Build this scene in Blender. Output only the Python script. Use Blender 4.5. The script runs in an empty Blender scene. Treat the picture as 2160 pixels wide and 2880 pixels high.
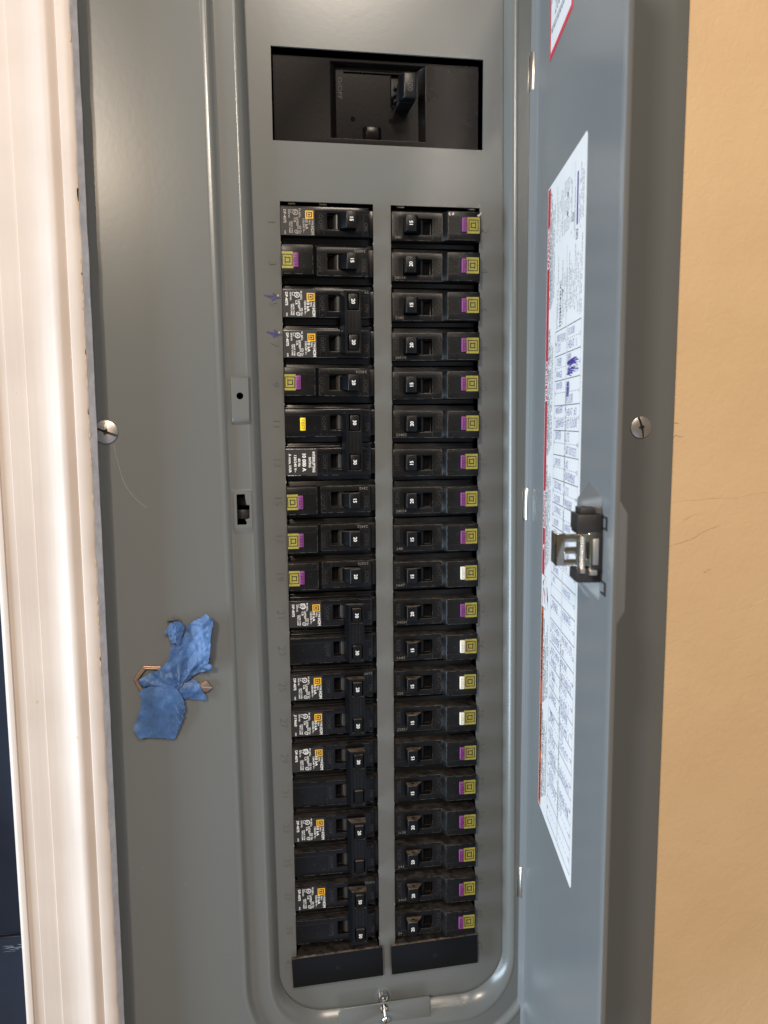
import bpy, bmesh, math, random
from mathutils import Vector, noise
from mathutils.geometry import delaunay_2d_cdt
random.seed(7)
S = 0.001                      # the script is written in millimetres
R = math.radians
scene = bpy.context.scene
col = scene.collection

# ------------------------------------------------------------------ camera
cd = bpy.data.cameras.new('camera'); cam = bpy.data.objects.new('camera', cd); col.objects.link(cam)
scene.camera = cam
cd.sensor_fit = 'VERTICAL'; cd.sensor_height = 36; cd.sensor_width = 27
cd.lens = 26.93; cd.clip_start = 0.01; cd.clip_end = 50
cx, cy, cz = -46.528, -506.873, 113.965
ry, rx, rz = R(8.358), R(-6.692), R(-0.415)
fwd = Vector((math.sin(ry)*math.cos(rx), math.cos(ry)*math.cos(rx), math.sin(rx)))
rgt = Vector((math.cos(ry), -math.sin(ry), 0)); up = rgt.cross(fwd)
r2 = rgt*math.cos(rz) + up*math.sin(rz); u2 = up*math.cos(rz) - rgt*math.sin(rz)
from mathutils import Matrix
m = Matrix((r2, u2, -fwd)).transposed().to_4x4(); m.translation = Vector((cx, cy, cz))*S
cam.matrix_world = m
cd.dof.use_dof = True; cd.dof.focus_distance = 0.52; cd.dof.aperture_fstop = 12.0

# ------------------------------------------------------------------ world and lamps
w = bpy.data.worlds.new('World'); scene.world = w; w.use_nodes = True
bg = w.node_tree.nodes['Background']
bg.inputs[0].default_value = (1.0, 0.83, 0.66, 1); bg.inputs[1].default_value = 0.20

def area(name, loc, target, size, power, color, sy=None, shape='DISK'):
    l = bpy.data.lights.new(name, 'AREA'); l.shape = shape; l.size = size
    if sy: l.shape = 'RECTANGLE'; l.size_y = sy
    l.energy = power; l.color = color
    o = bpy.data.objects.new(name, l); col.objects.link(o); o.location = Vector(loc)*S
    d = (Vector(target) - Vector(loc)); o.rotation_euler = d.to_track_quat('-Z', 'Y').to_euler()
    return o
area('ceiling_lamp', (-700, -1560, 900), (60, 0, 20), 0.13, 16.0, (1.0, 0.875, 0.745))      # main fixture, up and to the left
area('ceiling_lamp', (-470, -1500, 720), (0, 0, 60), 0.06, 2.6, (1.0, 0.80, 0.58))
area('ceiling_lamp', (150, -1450, 1330), (30, 0, 60), 0.26, 14.0, (1.0, 0.86, 0.72))
area('window_light', (-1500, -370, -240), (100, -110, -40), 0.55, 38.0, (0.68, 0.85, 1.0), sy=1.1)
area('low_cool_fill', (150, -1700, -950), (30, 0, 0), 1.3, 2.0, (0.50, 0.66, 1.0))  # added fill without a real source, for bluish reflections in the lower breakers

scene.view_settings.view_transform = 'Standard'; scene.view_settings.look = 'None'
scene.view_settings.exposure = 0.0; scene.view_settings.gamma = 1.0
scene.view_settings.use_curve_mapping = False

# ------------------------------------------------------------------ materials
def nodes_of(name):
    mt = bpy.data.materials.new(name); mt.use_nodes = True
    nt = mt.node_tree; return mt, nt, nt.nodes['Principled BSDF']
def N(nt, t, **kw):
    n = nt.nodes.new(t)
    for k, v in kw.items(): setattr(n, k, v)
    return n
def ramp(nt, fac, stops):
    r = N(nt, 'ShaderNodeValToRGB'); e = r.color_ramp.elements
    while len(e) < len(stops): e.new(0.5)
    for i, (p, c) in enumerate(stops):
        e[i].position = p; e[i].color = (*c, 1) if len(c) == 3 else c
    nt.links.new(fac, r.inputs[0]); return r
def mat(name, color, rough=0.5, metal=0.0, var=0.0, vscale=60, bump=0.0, bscale=400, spec=0.5,
        dust=None, rvar=0.0, coat=0.0, scratch=0.0, stretch=(1, 1, 1)):
    mt, nt, b = nodes_of(name)
    L = nt.links.new
    b.inputs['Base Color'].default_value = (*color, 1); b.inputs['Roughness'].default_value = rough
    b.inputs['Metallic'].default_value = metal; b.inputs['Specular IOR Level'].default_value = spec
    b.inputs['Coat Weight'].default_value = coat; b.inputs['Coat Roughness'].default_value = 0.08
    tc = N(nt, 'ShaderNodeTexCoord'); oi = N(nt, 'ShaderNodeObjectInfo')
    mp = N(nt, 'ShaderNodeVectorMath', operation='MULTIPLY_ADD')
    L(tc.outputs['Object'], mp.inputs[0]); mp.inputs[1].default_value = stretch
    cmb = N(nt, 'ShaderNodeCombineXYZ')
    for i in range(3): L(oi.outputs['Random'], cmb.inputs[i])
    L(cmb.outputs[0], mp.inputs[2])
    vec = mp.outputs[0]
    def noise_tex(sc, det=4, rough_=0.6):
        n = N(nt, 'ShaderNodeTexNoise'); n.inputs['Scale'].default_value = sc; n.inputs['Detail'].default_value = det
        n.inputs['Roughness'].default_value = rough_
        L(vec, n.inputs['Vector']); return n
    cur = None
    if var:
        n = noise_tex(vscale)
        r = ramp(nt, n.outputs['Fac'], [(0.3, tuple(c*(1-var) for c in color)), (0.7, tuple(min(1, c*(1+var)) for c in color))])
        cur = r.outputs[0]; L(cur, b.inputs['Base Color'])
    if scratch:
        # fine pale scratches and rubbed specks
        n = noise_tex(900, 6, 0.75); n2 = noise_tex(70, 2)
        r1 = ramp(nt, n.outputs['Fac'], [(0.66, (0, 0, 0)), (0.74, (1, 1, 1))])
        r2_ = ramp(nt, n2.outputs['Fac'], [(0.50, (0, 0, 0)), (0.70, (1, 1, 1))])
        mu = N(nt, 'ShaderNodeMath', operation='MULTIPLY'); L(r1.outputs[0], mu.inputs[0]); L(r2_.outputs[0], mu.inputs[1])
        mu2 = N(nt, 'ShaderNodeMath', operation='MULTIPLY'); L(mu.outputs[0], mu2.inputs[0]); mu2.inputs[1].default_value = scratch
        mx = N(nt, 'ShaderNodeMix', data_type='RGBA'); L(mu2.outputs[0], mx.inputs[0])
        if cur: L(cur, mx.inputs[6])
        else: mx.inputs[6].default_value = (*color, 1)
        mx.inputs[7].default_value = (0.20, 0.19, 0.18, 1)
        cur = mx.outputs[2]; L(cur, b.inputs['Base Color'])
    if dust:
        g = N(nt, 'ShaderNodeNewGeometry'); sx = N(nt, 'ShaderNodeSeparateXYZ'); L(g.outputs['Normal'], sx.inputs[0])
        r1 = ramp(nt, sx.outputs[2], [(0.45, (0, 0, 0)), (0.9, (1, 1, 1))])
        n = noise_tex(190, 6, 0.62)
        r2_ = ramp(nt, n.outputs['Fac'], [(0.36, (0.18,)*3), (0.66, (1, 1, 1))])
        mu = N(nt, 'ShaderNodeMath', operation='MULTIPLY'); L(r1.outputs[0], mu.inputs[0]); L(r2_.outputs[0], mu.inputs[1])
        mu2 = N(nt, 'ShaderNodeMath', operation='MULTIPLY'); L(mu.outputs[0], mu2.inputs[0]); mu2.inputs[1].default_value = dust[1]
        mx = N(nt, 'ShaderNodeMix', data_type='RGBA'); L(mu2.outputs[0], mx.inputs[0])
        if cur: L(cur, mx.inputs[6])
        else: mx.inputs[6].default_value = (*color, 1)
        mx.inputs[7].default_value = (*dust[0], 1)
        L(mx.outputs[2], b.inputs['Base Color'])
        ma = N(nt, 'ShaderNodeMath', operation='MULTIPLY_ADD'); L(mu2.outputs[0], ma.inputs[0])
        ma.inputs[1].default_value = 0.6; ma.inputs[2].default_value = rough; ma.use_clamp = True
        L(ma.outputs[0], b.inputs['Roughness'])
    elif rvar:
        n = noise_tex(35, 3)
        r = ramp(nt, n.outputs['Fac'], [(0.3, (max(0, rough-rvar),)*3), (0.7, (rough+rvar,)*3)])
        L(r.outputs[0], b.inputs['Roughness'])
    if bump:
        n = noise_tex(bscale, 3); bp = N(nt, 'ShaderNodeBump'); bp.inputs['Strength'].default_value = bump
        bp.inputs['Distance'].default_value = 0.0004
        L(n.outputs['Fac'], bp.inputs['Height']); L(bp.outputs[0], b.inputs['Normal'])
    return mt

ENAMEL = mat('grey enamel', (0.148, 0.156, 0.152), 0.25, var=0.018, vscale=7, bump=0.05, bscale=260, rvar=0.0, coat=0.0)
ENAMEL_D = mat('grey enamel door', (0.172, 0.182, 0.190), 0.25, spec=0.6, var=0.03, vscale=9, bump=0.04, bscale=220, rvar=0.0)
BLACK = mat('black phenolic', (0.0050, 0.0047, 0.0048), 0.34, spec=0.30, var=0.25, vscale=140, bump=0.05, bscale=1000,
            dust=((0.070, 0.058, 0.049), 0.6), scratch=0.5)
BLACK_G = mat('black glossy plastic', (0.0034, 0.0036, 0.0048), 0.25, spec=0.34, var=0.2, vscale=90, bump=0.03, bscale=700,
            dust=((0.070, 0.058, 0.049), 0.5), scratch=0.3)
HANDLE = mat('black handle plastic', (0.0030, 0.0034, 0.0046), 0.34, spec=0.30, bump=0.04, bscale=1000, dust=((0.20, 0.155, 0.12), 0.85), scratch=0.25)
DEEP = mat('recess shade black', (0.003, 0.003, 0.0035), 0.9, spec=0.1)  # for slot and hole interiors, their shade put into the colour
MAINB = mat('main breaker plastic', (0.0048, 0.0040, 0.0038), 0.24, spec=0.16, var=0.2, vscale=40, bump=0.06, bscale=420, scratch=0.22)
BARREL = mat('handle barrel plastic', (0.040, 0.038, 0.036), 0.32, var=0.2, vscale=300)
SHELLM = mat('box interior steel', (0.05, 0.05, 0.05), 0.6)
BUS = mat('tinned bus metal', (0.62, 0.52, 0.40), 0.3, metal=1.0)
INKW = mat('white print', (0.88, 0.87, 0.84), 0.6)
INKW2 = mat('worn pale print', (0.42, 0.38, 0.33), 0.6, var=0.35, vscale=900)
DATE = mat('faint date print', (0.17, 0.155, 0.135), 0.6, var=0.5, vscale=700)
EMB = mat('moulded letter edge', (0.032, 0.030, 0.029), 0.34)
OLIVE = mat('olive yellow print', (0.33, 0.29, 0.045), 0.5, var=0.16, vscale=400, bump=0.05)
ORANGE = mat('orange yellow print', (0.85, 0.47, 0.03), 0.5, var=0.10, vscale=500)
PURPLE = mat('purple plastic', (0.21, 0.040, 0.195), 0.45, var=0.12, vscale=500, dust=((0.42, 0.22, 0.36), 0.5))
PURPLE_D = mat('purple moulded letters', (0.09, 0.012, 0.085), 0.5)
WHITEP = mat('ivory plastic', (0.80, 0.76, 0.66), 0.45, var=0.08, vscale=500)
WHITE_D = mat('ivory moulded letters', (0.60, 0.56, 0.48), 0.5)
YELLOWP = mat('yellow plastic', (0.90, 0.72, 0.02), 0.45, var=0.05, vscale=500)
YELLOW_D = mat('yellow moulded letters', (0.42, 0.30, 0.01), 0.5)
INKB = mat('black print', (0.016, 0.015, 0.015), 0.55)
ZINC = mat('bright zinc', (0.66, 0.63, 0.59), 0.34, metal=1.0, var=0.18, vscale=120, bump=0.10, bscale=700, rvar=0.08)
NICKEL = mat('nickel hinge steel', (0.74, 0.71, 0.66), 0.3, metal=1.0, var=0.1, vscale=200)
CHROME = mat('yellow zinc latch steel', (0.42, 0.41, 0.34), 0.14, metal=1.0, var=0.2, vscale=150, bump=0.1, bscale=300)
PAPER = mat('label paper', (0.72, 0.715, 0.725), 0.5, var=0.02, vscale=60)
INKP = mat('grey fine print', (0.07, 0.07, 0.085), 0.6)
RED = mat('red label ink', (0.43, 0.018, 0.035), 0.45)
RED2 = mat('bright red border', (0.62, 0.02, 0.05), 0.4)
DKOR = mat('orange label ink', (0.50, 0.10, 0.03), 0.45)
PEN = mat('blue ballpoint ink', (0.10, 0.11, 0.34), 0.6, var=0.35, vscale=500)
PEND = mat('dense violet ballpoint ink', (0.05, 0.03, 0.24), 0.5)
PENSMEAR = mat('smeared blue ink', (0.055, 0.065, 0.17), 0.32, var=0.3, vscale=500)
LATCHP = mat('dark grey latch plastic', (0.022, 0.020, 0.020), 0.42, bump=0.05)
NAVY = mat('navy paint', (0.012, 0.018, 0.034), 0.16, var=0.25, vscale=14, rvar=0.06, bump=0.03, bscale=60)
BRASS = mat('brass key metal', (0.40, 0.27, 0.20), 0.42, metal=0.8, var=0.15, vscale=150)
GAPM = mat('pale grey primer', (0.50, 0.50, 0.53), 0.5, var=0.15, vscale=160, bump=0.3, bscale=300)
CHIP = mat('chipped wood filler', (0.46, 0.345, 0.24), 0.7, var=0.25, vscale=300, bump=0.4, bscale=500)
FIBRE = mat('pale fibre', (0.50, 0.49, 0.46), 0.5)
CRACK = mat('crack in the paint', (0.50, 0.31, 0.15), 0.8)
SCUFF = mat('brown scuff', (0.62, 0.41, 0.22), 0.7, var=0.15, vscale=200)
SCUFFD = mat('dark scuff', (0.52, 0.36, 0.21), 0.8, var=0.4, vscale=500)

def wall_mat():
    mt, nt, b = nodes_of('tan wall paint'); L = nt.links.new
    b.inputs['Roughness'].default_value = 0.5
    tc = N(nt, 'ShaderNodeTexCoord')
    n = N(nt, 'ShaderNodeTexNoise'); n.inputs['Scale'].default_value = 9; n.inputs['Detail'].default_value = 5
    L(tc.outputs['Object'], n.inputs['Vector'])
    r = ramp(nt, n.outputs['Fac'], [(0.3, (0.735, 0.515, 0.290)), (0.7, (0.79, 0.565, 0.33))])
    L(r.outputs[0], b.inputs['Base Color'])
    n1 = N(nt, 'ShaderNodeTexNoise'); n1.inputs['Scale'].default_value = 140; n1.inputs['Detail'].default_value = 4
    n1.inputs['Distortion'].default_value = 1.5
    n2 = N(nt, 'ShaderNodeTexNoise'); n2.inputs['Scale'].default_value = 28; n2.inputs['Detail'].default_value = 3
    L(tc.outputs['Object'], n1.inputs['Vector']); L(tc.outputs['Object'], n2.inputs['Vector'])
    ad = N(nt, 'ShaderNodeMath', operation='MULTIPLY_ADD'); L(n1.outputs['Fac'], ad.inputs[0]); ad.inputs[1].default_value = 0.3
    L(n2.outputs['Fac'], ad.inputs[2])
    bp = N(nt, 'ShaderNodeBump'); bp.inputs['Strength'].default_value = 0.38; bp.inputs['Distance'].default_value = 0.003
    L(ad.outputs[0], bp.inputs['Height']); L(bp.outputs[0], b.inputs['Normal'])
    return mt
WALLM = wall_mat()

def casing_mat():
    mt, nt, b = nodes_of('cream gloss trim paint'); L = nt.links.new
    b.inputs['Roughness'].default_value = 0.42; b.inputs['Specular IOR Level'].default_value = 0.3
    tc = N(nt, 'ShaderNodeTexCoord')
    n = N(nt, 'ShaderNodeTexNoise'); n.inputs['Scale'].default_value = 16; n.inputs['Detail'].default_value = 4
    L(tc.outputs['Object'], n.inputs['Vector'])
    r = ramp(nt, n.outputs['Fac'], [(0.35, (0.555, 0.472, 0.412)), (0.65, (0.61, 0.525, 0.465))])
    # sparse brown stains and pin specks
    n2 = N(nt, 'ShaderNodeTexNoise'); n2.inputs['Scale'].default_value = 85; n2.inputs['Detail'].default_value = 2
    L(tc.outputs['Object'], n2.inputs['Vector'])
    r2_ = ramp(nt, n2.outputs['Fac'], [(0.775, (0, 0, 0)), (0.80, (1, 1, 1))])
    mx = N(nt, 'ShaderNodeMix', data_type='RGBA'); L(r2_.outputs[0], mx.inputs[0]); L(r.outputs[0], mx.inputs[6])
    mx.inputs[7].default_value = (0.55, 0.40, 0.26, 1)
    L(mx.outputs[2], b.inputs['Base Color'])
    mp = N(nt, 'ShaderNodeMapping'); mp.inputs['Scale'].default_value = (260, 260, 9); L(tc.outputs['Object'], mp.inputs[0])
    n3 = N(nt, 'ShaderNodeTexNoise'); n3.inputs['Scale'].default_value = 1; n3.inputs['Detail'].default_value = 3
    L(mp.outputs[0], n3.inputs['Vector'])
    bp = N(nt, 'ShaderNodeBump'); bp.inputs['Strength'].default_value = 0.22; bp.inputs['Distance'].default_value = 0.0006
    L(n3.outputs['Fac'], bp.inputs['Height']); L(bp.outputs[0], b.inputs['Normal'])
    return mt
CASINGM = casing_mat()

def tape_mat():
    mt, nt, b = nodes_of('blue masking tape'); L = nt.links.new
    b.inputs['Roughness'].default_value = 0.5
    tc = N(nt, 'ShaderNodeTexCoord')
    n = N(nt, 'ShaderNodeTexNoise'); n.inputs['Scale'].default_value = 60; n.inputs['Detail'].default_value = 6
    n.inputs['Roughness'].default_value = 0.7
    L(tc.outputs['Object'], n.inputs['Vector'])
    r = ramp(nt, n.outputs['Fac'], [(0.34, (0.040, 0.085, 0.19)), (0.54, (0.055, 0.135, 0.33)), (0.72, (0.11, 0.25, 0.54))])
    mp = N(nt, 'ShaderNodeMapping'); mp.inputs['Scale'].default_value = (1500, 300, 500); L(tc.outputs['Object'], mp.inputs[0])
    n3 = N(nt, 'ShaderNodeTexNoise'); n3.inputs['Scale'].default_value = 1; n3.inputs['Detail'].default_value = 4
    L(mp.outputs[0], n3.inputs['Vector'])
    r3 = ramp(nt, n3.outputs['Fac'], [(0.62, (0, 0, 0)), (0.78, (0.3, 0.3, 0.3))])
    mx = N(nt, 'ShaderNodeMix', data_type='RGBA'); L(r3.outputs[0], mx.inputs[0]); L(r.outputs[0], mx.inputs[6])
    mx.inputs[7].default_value = (0.30, 0.42, 0.68, 1); L(mx.outputs[2], b.inputs['Base Color'])
    bp = N(nt, 'ShaderNodeBump'); bp.inputs['Strength'].default_value = 0.35; bp.inputs['Distance'].default_value = 0.0004
    L(n3.outputs['Fac'], bp.inputs['Height']); L(bp.outputs[0], b.inputs['Normal'])
    return mt
TAPE = tape_mat()

# ------------------------------------------------------------------ mesh helpers (viewed face = -Y)
_tc = {}
def text_geo(s, bold=0.0, shear=0.0):
    k = (s, bold, shear)
    if k in _tc: return _tc[k]
    cu = bpy.data.curves.new('t', 'FONT'); cu.body = s; cu.size = 1.0; cu.offset = bold; cu.shear = shear
    cu.resolution_u = 2; cu.align_x = 'LEFT'
    o = bpy.data.objects.new('t', cu); col.objects.link(o)
    me = o.to_mesh()
    V = [(v.co.x, v.co.y) for v in me.vertices]; F = [tuple(p.vertices) for p in me.polygons]
    o.to_mesh_clear(); bpy.data.objects.remove(o); bpy.data.curves.remove(cu)
    if V:
        x0 = min(v[0] for v in V); x1 = max(v[0] for v in V)
        V = [(v[0]-x0, v[1]) for v in V]; W = x1-x0
    else: W = 0
    _tc[k] = (V, F, W); return _tc[k]

class MB:
    def __init__(s): s.v = []; s.f = []; s.m = []
    def add(s, V, F, m=0):
        o = len(s.v); s.v += V; s.f += [tuple(i+o for i in f) for f in F]; s.m += [m]*len(F)
    def box(s, x0, x1, y0, y1, z0, z1, m=0):
        s.add([(x, y, z) for x in (x0, x1) for y in (y0, y1) for z in (z0, z1)],
              [(0, 1, 3, 2), (4, 6, 7, 5), (0, 4, 5, 1), (2, 3, 7, 6), (0, 2, 6, 4), (1, 5, 7, 3)], m)
    def loft(s, rings, m=0, cap0=True, cap1=True):
        n = len(rings[0]); V = [p for r in rings for p in r]; F = []
        for k in range(len(rings)-1):
            for i in range(n):
                j = (i+1) % n; F.append((k*n+i, k*n+j, (k+1)*n+j, (k+1)*n+i))
        if cap0: F.append(tuple(reversed(range(n))))
        if cap1: F.append(tuple((len(rings)-1)*n+i for i in range(n)))
        s.add(V, F, m)
    def poly(s, pts, y, m=0):                      # flat polygon in xz, counter-clockwise seen from -Y
        s.add([(x, y, z) for x, z in pts], [tuple(range(len(pts)))], m)
    def rect(s, x0, x1, z0, z1, y, m=0): s.poly([(x0, z0), (x1, z0), (x1, z1), (x0, z1)], y, m)
    def frame(s, x0, x1, z0, z1, t, y, m=0):
        s.rect(x0, x1, z0, z0+t, y, m); s.rect(x0, x1, z1-t, z1, y, m)
        s.rect(x0, x0+t, z0+t, z1-t, y, m); s.rect(x1-t, x1, z0+t, z1-t, y, m)
    def prism(s, pts, y0, y1, m=0):                # y0 front, y1 back
        n = len(pts)
        s.add([(x, y0, z) for x, z in pts]+[(x, y1, z) for x, z in pts],
              [tuple(range(n)), tuple(reversed(range(n, 2*n)))]+[(i, i+n, (i+1) % n+n, (i+1) % n) for i in range(n)], m)
    def ring(s, cx_, cz_, r0, r1, y, m=0, n=20):
        V = []; 
        for i in range(n):
            a = 2*math.pi*i/n
            V += [(cx_+r0*math.cos(a), y, cz_+r0*math.sin(a)), (cx_+r1*math.cos(a), y, cz_+r1*math.sin(a))]
        s.add(V, [(2*i, 2*i+1, (2*i+3) % (2*n), (2*i+2) % (2*n)) for i in range(n)], m)
    def tube(s, pts, r, m=0, n=8, rs=None):
        rings = []; P = [Vector(p) for p in pts]
        for i, p in enumerate(P):
            t = (P[min(i+1, len(P)-1)]-P[max(i-1, 0)]).normalized()
            a = t.cross(Vector((0, 1, 0.01))).normalized(); b = t.cross(a)
            rr = rs[i] if rs else r
            rings.append([tuple(p+(a*math.cos(2*math.pi*k/n)+b*math.sin(2*math.pi*k/n))*rr) for k in range(n)])
        s.loft(rings, m)
    def text(s, t, x, z, h, rot=0, y=0.0, m=0, bold=0.0, ax='C', width=None, depth=0.0, shear=0.0, vc=True):
        V, F, W = text_geo(t, bold, shear); k = h/0.70; kx = k if width is None or W == 0 else width/W
        ox = {'C': -W/2, 'L': 0, 'R': -W}[ax]; oz = -0.35 if vc else 0
        c, sn = math.cos(R(rot)), math.sin(R(rot)); P = []
        for a, b in V:
            u, v_ = (a+ox)*kx, (b+oz)*k
            P.append((x+u*c-v_*sn, y, z+u*sn+v_*c))
        s.add(P, F, m)
        if depth:
            o = len(s.v); n = len(P); s.v += [(p[0], p[1]+depth, p[2]) for p in P]
            cnt = {}
            for f in F:
                for i in range(len(f)):
                    e = (f[i], f[(i+1) % len(f)]); cnt[e] = 1
            for (a, b) in list(cnt):
                if (b, a) not in cnt: s.f.append((o-n+b, o-n+a, o+a, o+b)); s.m.append(m)
    def mesh(s, name, mats, bevel=0.0, seg=2, ang=32, smooth=True):
        me = bpy.data.meshes.new(name)
        me.from_pydata([(x*S, y*S, z*S) for x, y, z in s.v], [], s.f)
        for mt in mats: me.materials.append(mt)
        me.polygons.foreach_set('material_index', s.m)
        if smooth or bevel:
            bm = bmesh.new(); bm.from_mesh(me)
            bmesh.ops.remove_doubles(bm, verts=bm.verts, dist=1e-6)
            if bevel:
                es = [e for e in bm.edges if len(e.link_faces) == 2 and e.calc_face_angle(0) > R(ang)]
                bmesh.ops.bevel(bm, geom=es, offset=bevel*S, segments=seg, profile=0.5, affect='EDGES', clamp_overlap=True)
            for f in bm.faces: f.smooth = True
            for e in bm.edges:
                if len(e.link_faces) == 2: e.smooth = e.calc_face_angle(0) < R(44)
            bm.to_mesh(me); bm.free()
        return me

def link(name, me, parent=None, loc=(0, 0, 0)):
    o = bpy.data.objects.new(name, me); col.objects.link(o); o.parent = parent
    o.location = Vector(loc)*S; return o
def part(name, mb, mats, parent=None, **k): return link(name, mb.mesh(name, mats, **k), parent)
def thing(name, label, cat, loc=(0, 0, 0), rot=(0, 0, 0), group=None):
    o = bpy.data.objects.new(name, None); col.objects.link(o); o.empty_display_size = 0.01
    o.location = Vector(loc)*S; o.rotation_euler = rot
    o['label'] = label; o['category'] = cat
    if group: o['group'] = group
    return o
def plate2d(outer, holes, y0, y1, name, mats, parent, bevel=0.0, hole_smooth=False):
    """sheet with holes: front at y0, back at y1"""
    V = []; E = []
    for lp in [outer]+holes:
        o = len(V); V += [Vector(p) for p in lp]; n = len(lp); E += [(o+i, o+(i+1) % n) for i in range(n)]
    vv, _, ff, _, _, _ = delaunay_2d_cdt(V, E, [], 1, 1e-6)
    def inside(p, lp):
        c = False; n = len(lp); j = n-1
        for i in range(n):
            if (lp[i][1] > p[1]) != (lp[j][1] > p[1]) and p[0] < (lp[j][0]-lp[i][0])*(p[1]-lp[i][1])/(lp[j][1]-lp[i][1])+lp[i][0]: c = not c
            j = i
        return c
    mb = MB(); F = []
    for f in ff:
        cxx = sum(vv[i][0] for i in f)/len(f); czz = sum(vv[i][1] for i in f)/len(f)
        if inside((cxx, czz), outer) and not any(inside((cxx, czz), h) for h in holes): F.append(tuple(f))
    mb.add([(p[0], y0, p[1]) for p in vv], F)
    mb.add([(p[0], y1, p[1]) for p in vv], [tuple(reversed(f)) for f in F])
    cnt = {}
    for f in F:
        for i in range(len(f)): cnt[(f[i], f[(i+1) % len(f)])] = 1
    n = len(vv)
    for (a, b) in cnt:
        if (b, a) not in cnt: mb.f.append((b, a, n+a, n+b)); mb.m.append(0)
    me = mb.mesh(name, mats, bevel=bevel, ang=60)
    for p in me.polygons: p.use_smooth = bool(bevel)
    return link(name, me, parent)

# ================================================================== SETTING: the wall
def shear(z): return -(z-235)/472*4.5
def circle(x, z, r, n=16): return [(x+r*math.cos(2*math.pi*i/n), z+r*math.sin(2*math.pi*i/n)) for i in range(n)]
def rect(x0, x1, z0, z1): return [(x0, z0), (x1, z0), (x1, z1), (x0, z1)]
wall = plate2d(rect(-700, 900, -700, 900), [rect(-140, 205, -560, 560)], 1.0, 14, 'wall', [WALLM], None)
wall['kind'] = 'structure'
def ribbon(name, pts, wd, y, mt, parent, jit=0.15):
    mb = MB(); P = []
    dense = []
    for i in range(len(pts)-1):
        for k in range(8):
            t = k/8; dense.append((pts[i][0]*(1-t)+pts[i+1][0]*t+random.uniform(-jit, jit), pts[i][1]*(1-t)+pts[i+1][1]*t+random.uniform(-jit, jit)))
    dense.append(pts[-1])
    n = len(dense)
    for i, p in enumerate(dense):
        a = dense[max(0, i-1)]; b = dense[min(n-1, i+1)]; d = Vector((b[0]-a[0], b[1]-a[1])).normalized()
        ww = wd*math.sin(math.pi*(i+0.5)/n)**0.5*random.uniform(0.5, 1.0)/2
        P += [(p[0]-d.y*ww, y, p[1]+d.x*ww), (p[0]+d.y*ww, y, p[1]-d.x*ww)]
    mb.add(P, [(2*i, 2*i+1, 2*i+3, 2*i+2) for i in range(n-1)])
    return part(name, mb, [mt], parent, smooth=False)
yw = 0.96
ribbon('crack', [(232.5, 55.5), (246, 56.6), (256, 57.0), (269, 57.9), (286, 57.5), (299, 60.3), (311, 61.3)], 0.28, yw, CRACK, wall, 0.25)
ribbon('scuff', [(243.6, 40.4), (248.0, 43.9), (256.2, 47.3)], 0.7, yw-.02, SCUFF, wall, 0.3)
ribbon('scuff', [(233.0, 23.3), (251.2, 28.1), (262.6, 34.4), (274.8, 38.4)], 1.0, yw-.02, SCUFF, wall, 0.3)
ribbon('scuff', [(232.5, 111.9), (238.8, 111.6)], 0.8, yw-.02, SCUFFD, wall, 0.4)
ribbon('scuff', [(232.5, 101.0), (237, 102.8), (243.0, 102.4)], 1.1, yw-.02, SCUFFD, wall, 0.5)
ribbon('scuff', [(234.1, 171), (235, 166), (236.5, 160)], 0.9, yw-.02, SCUFF, wall, 0.5)
ribbon('scuff', [(262, 3), (268, 6)], 1.6, yw-.02, SCUFF, wall, 0.5)

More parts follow.
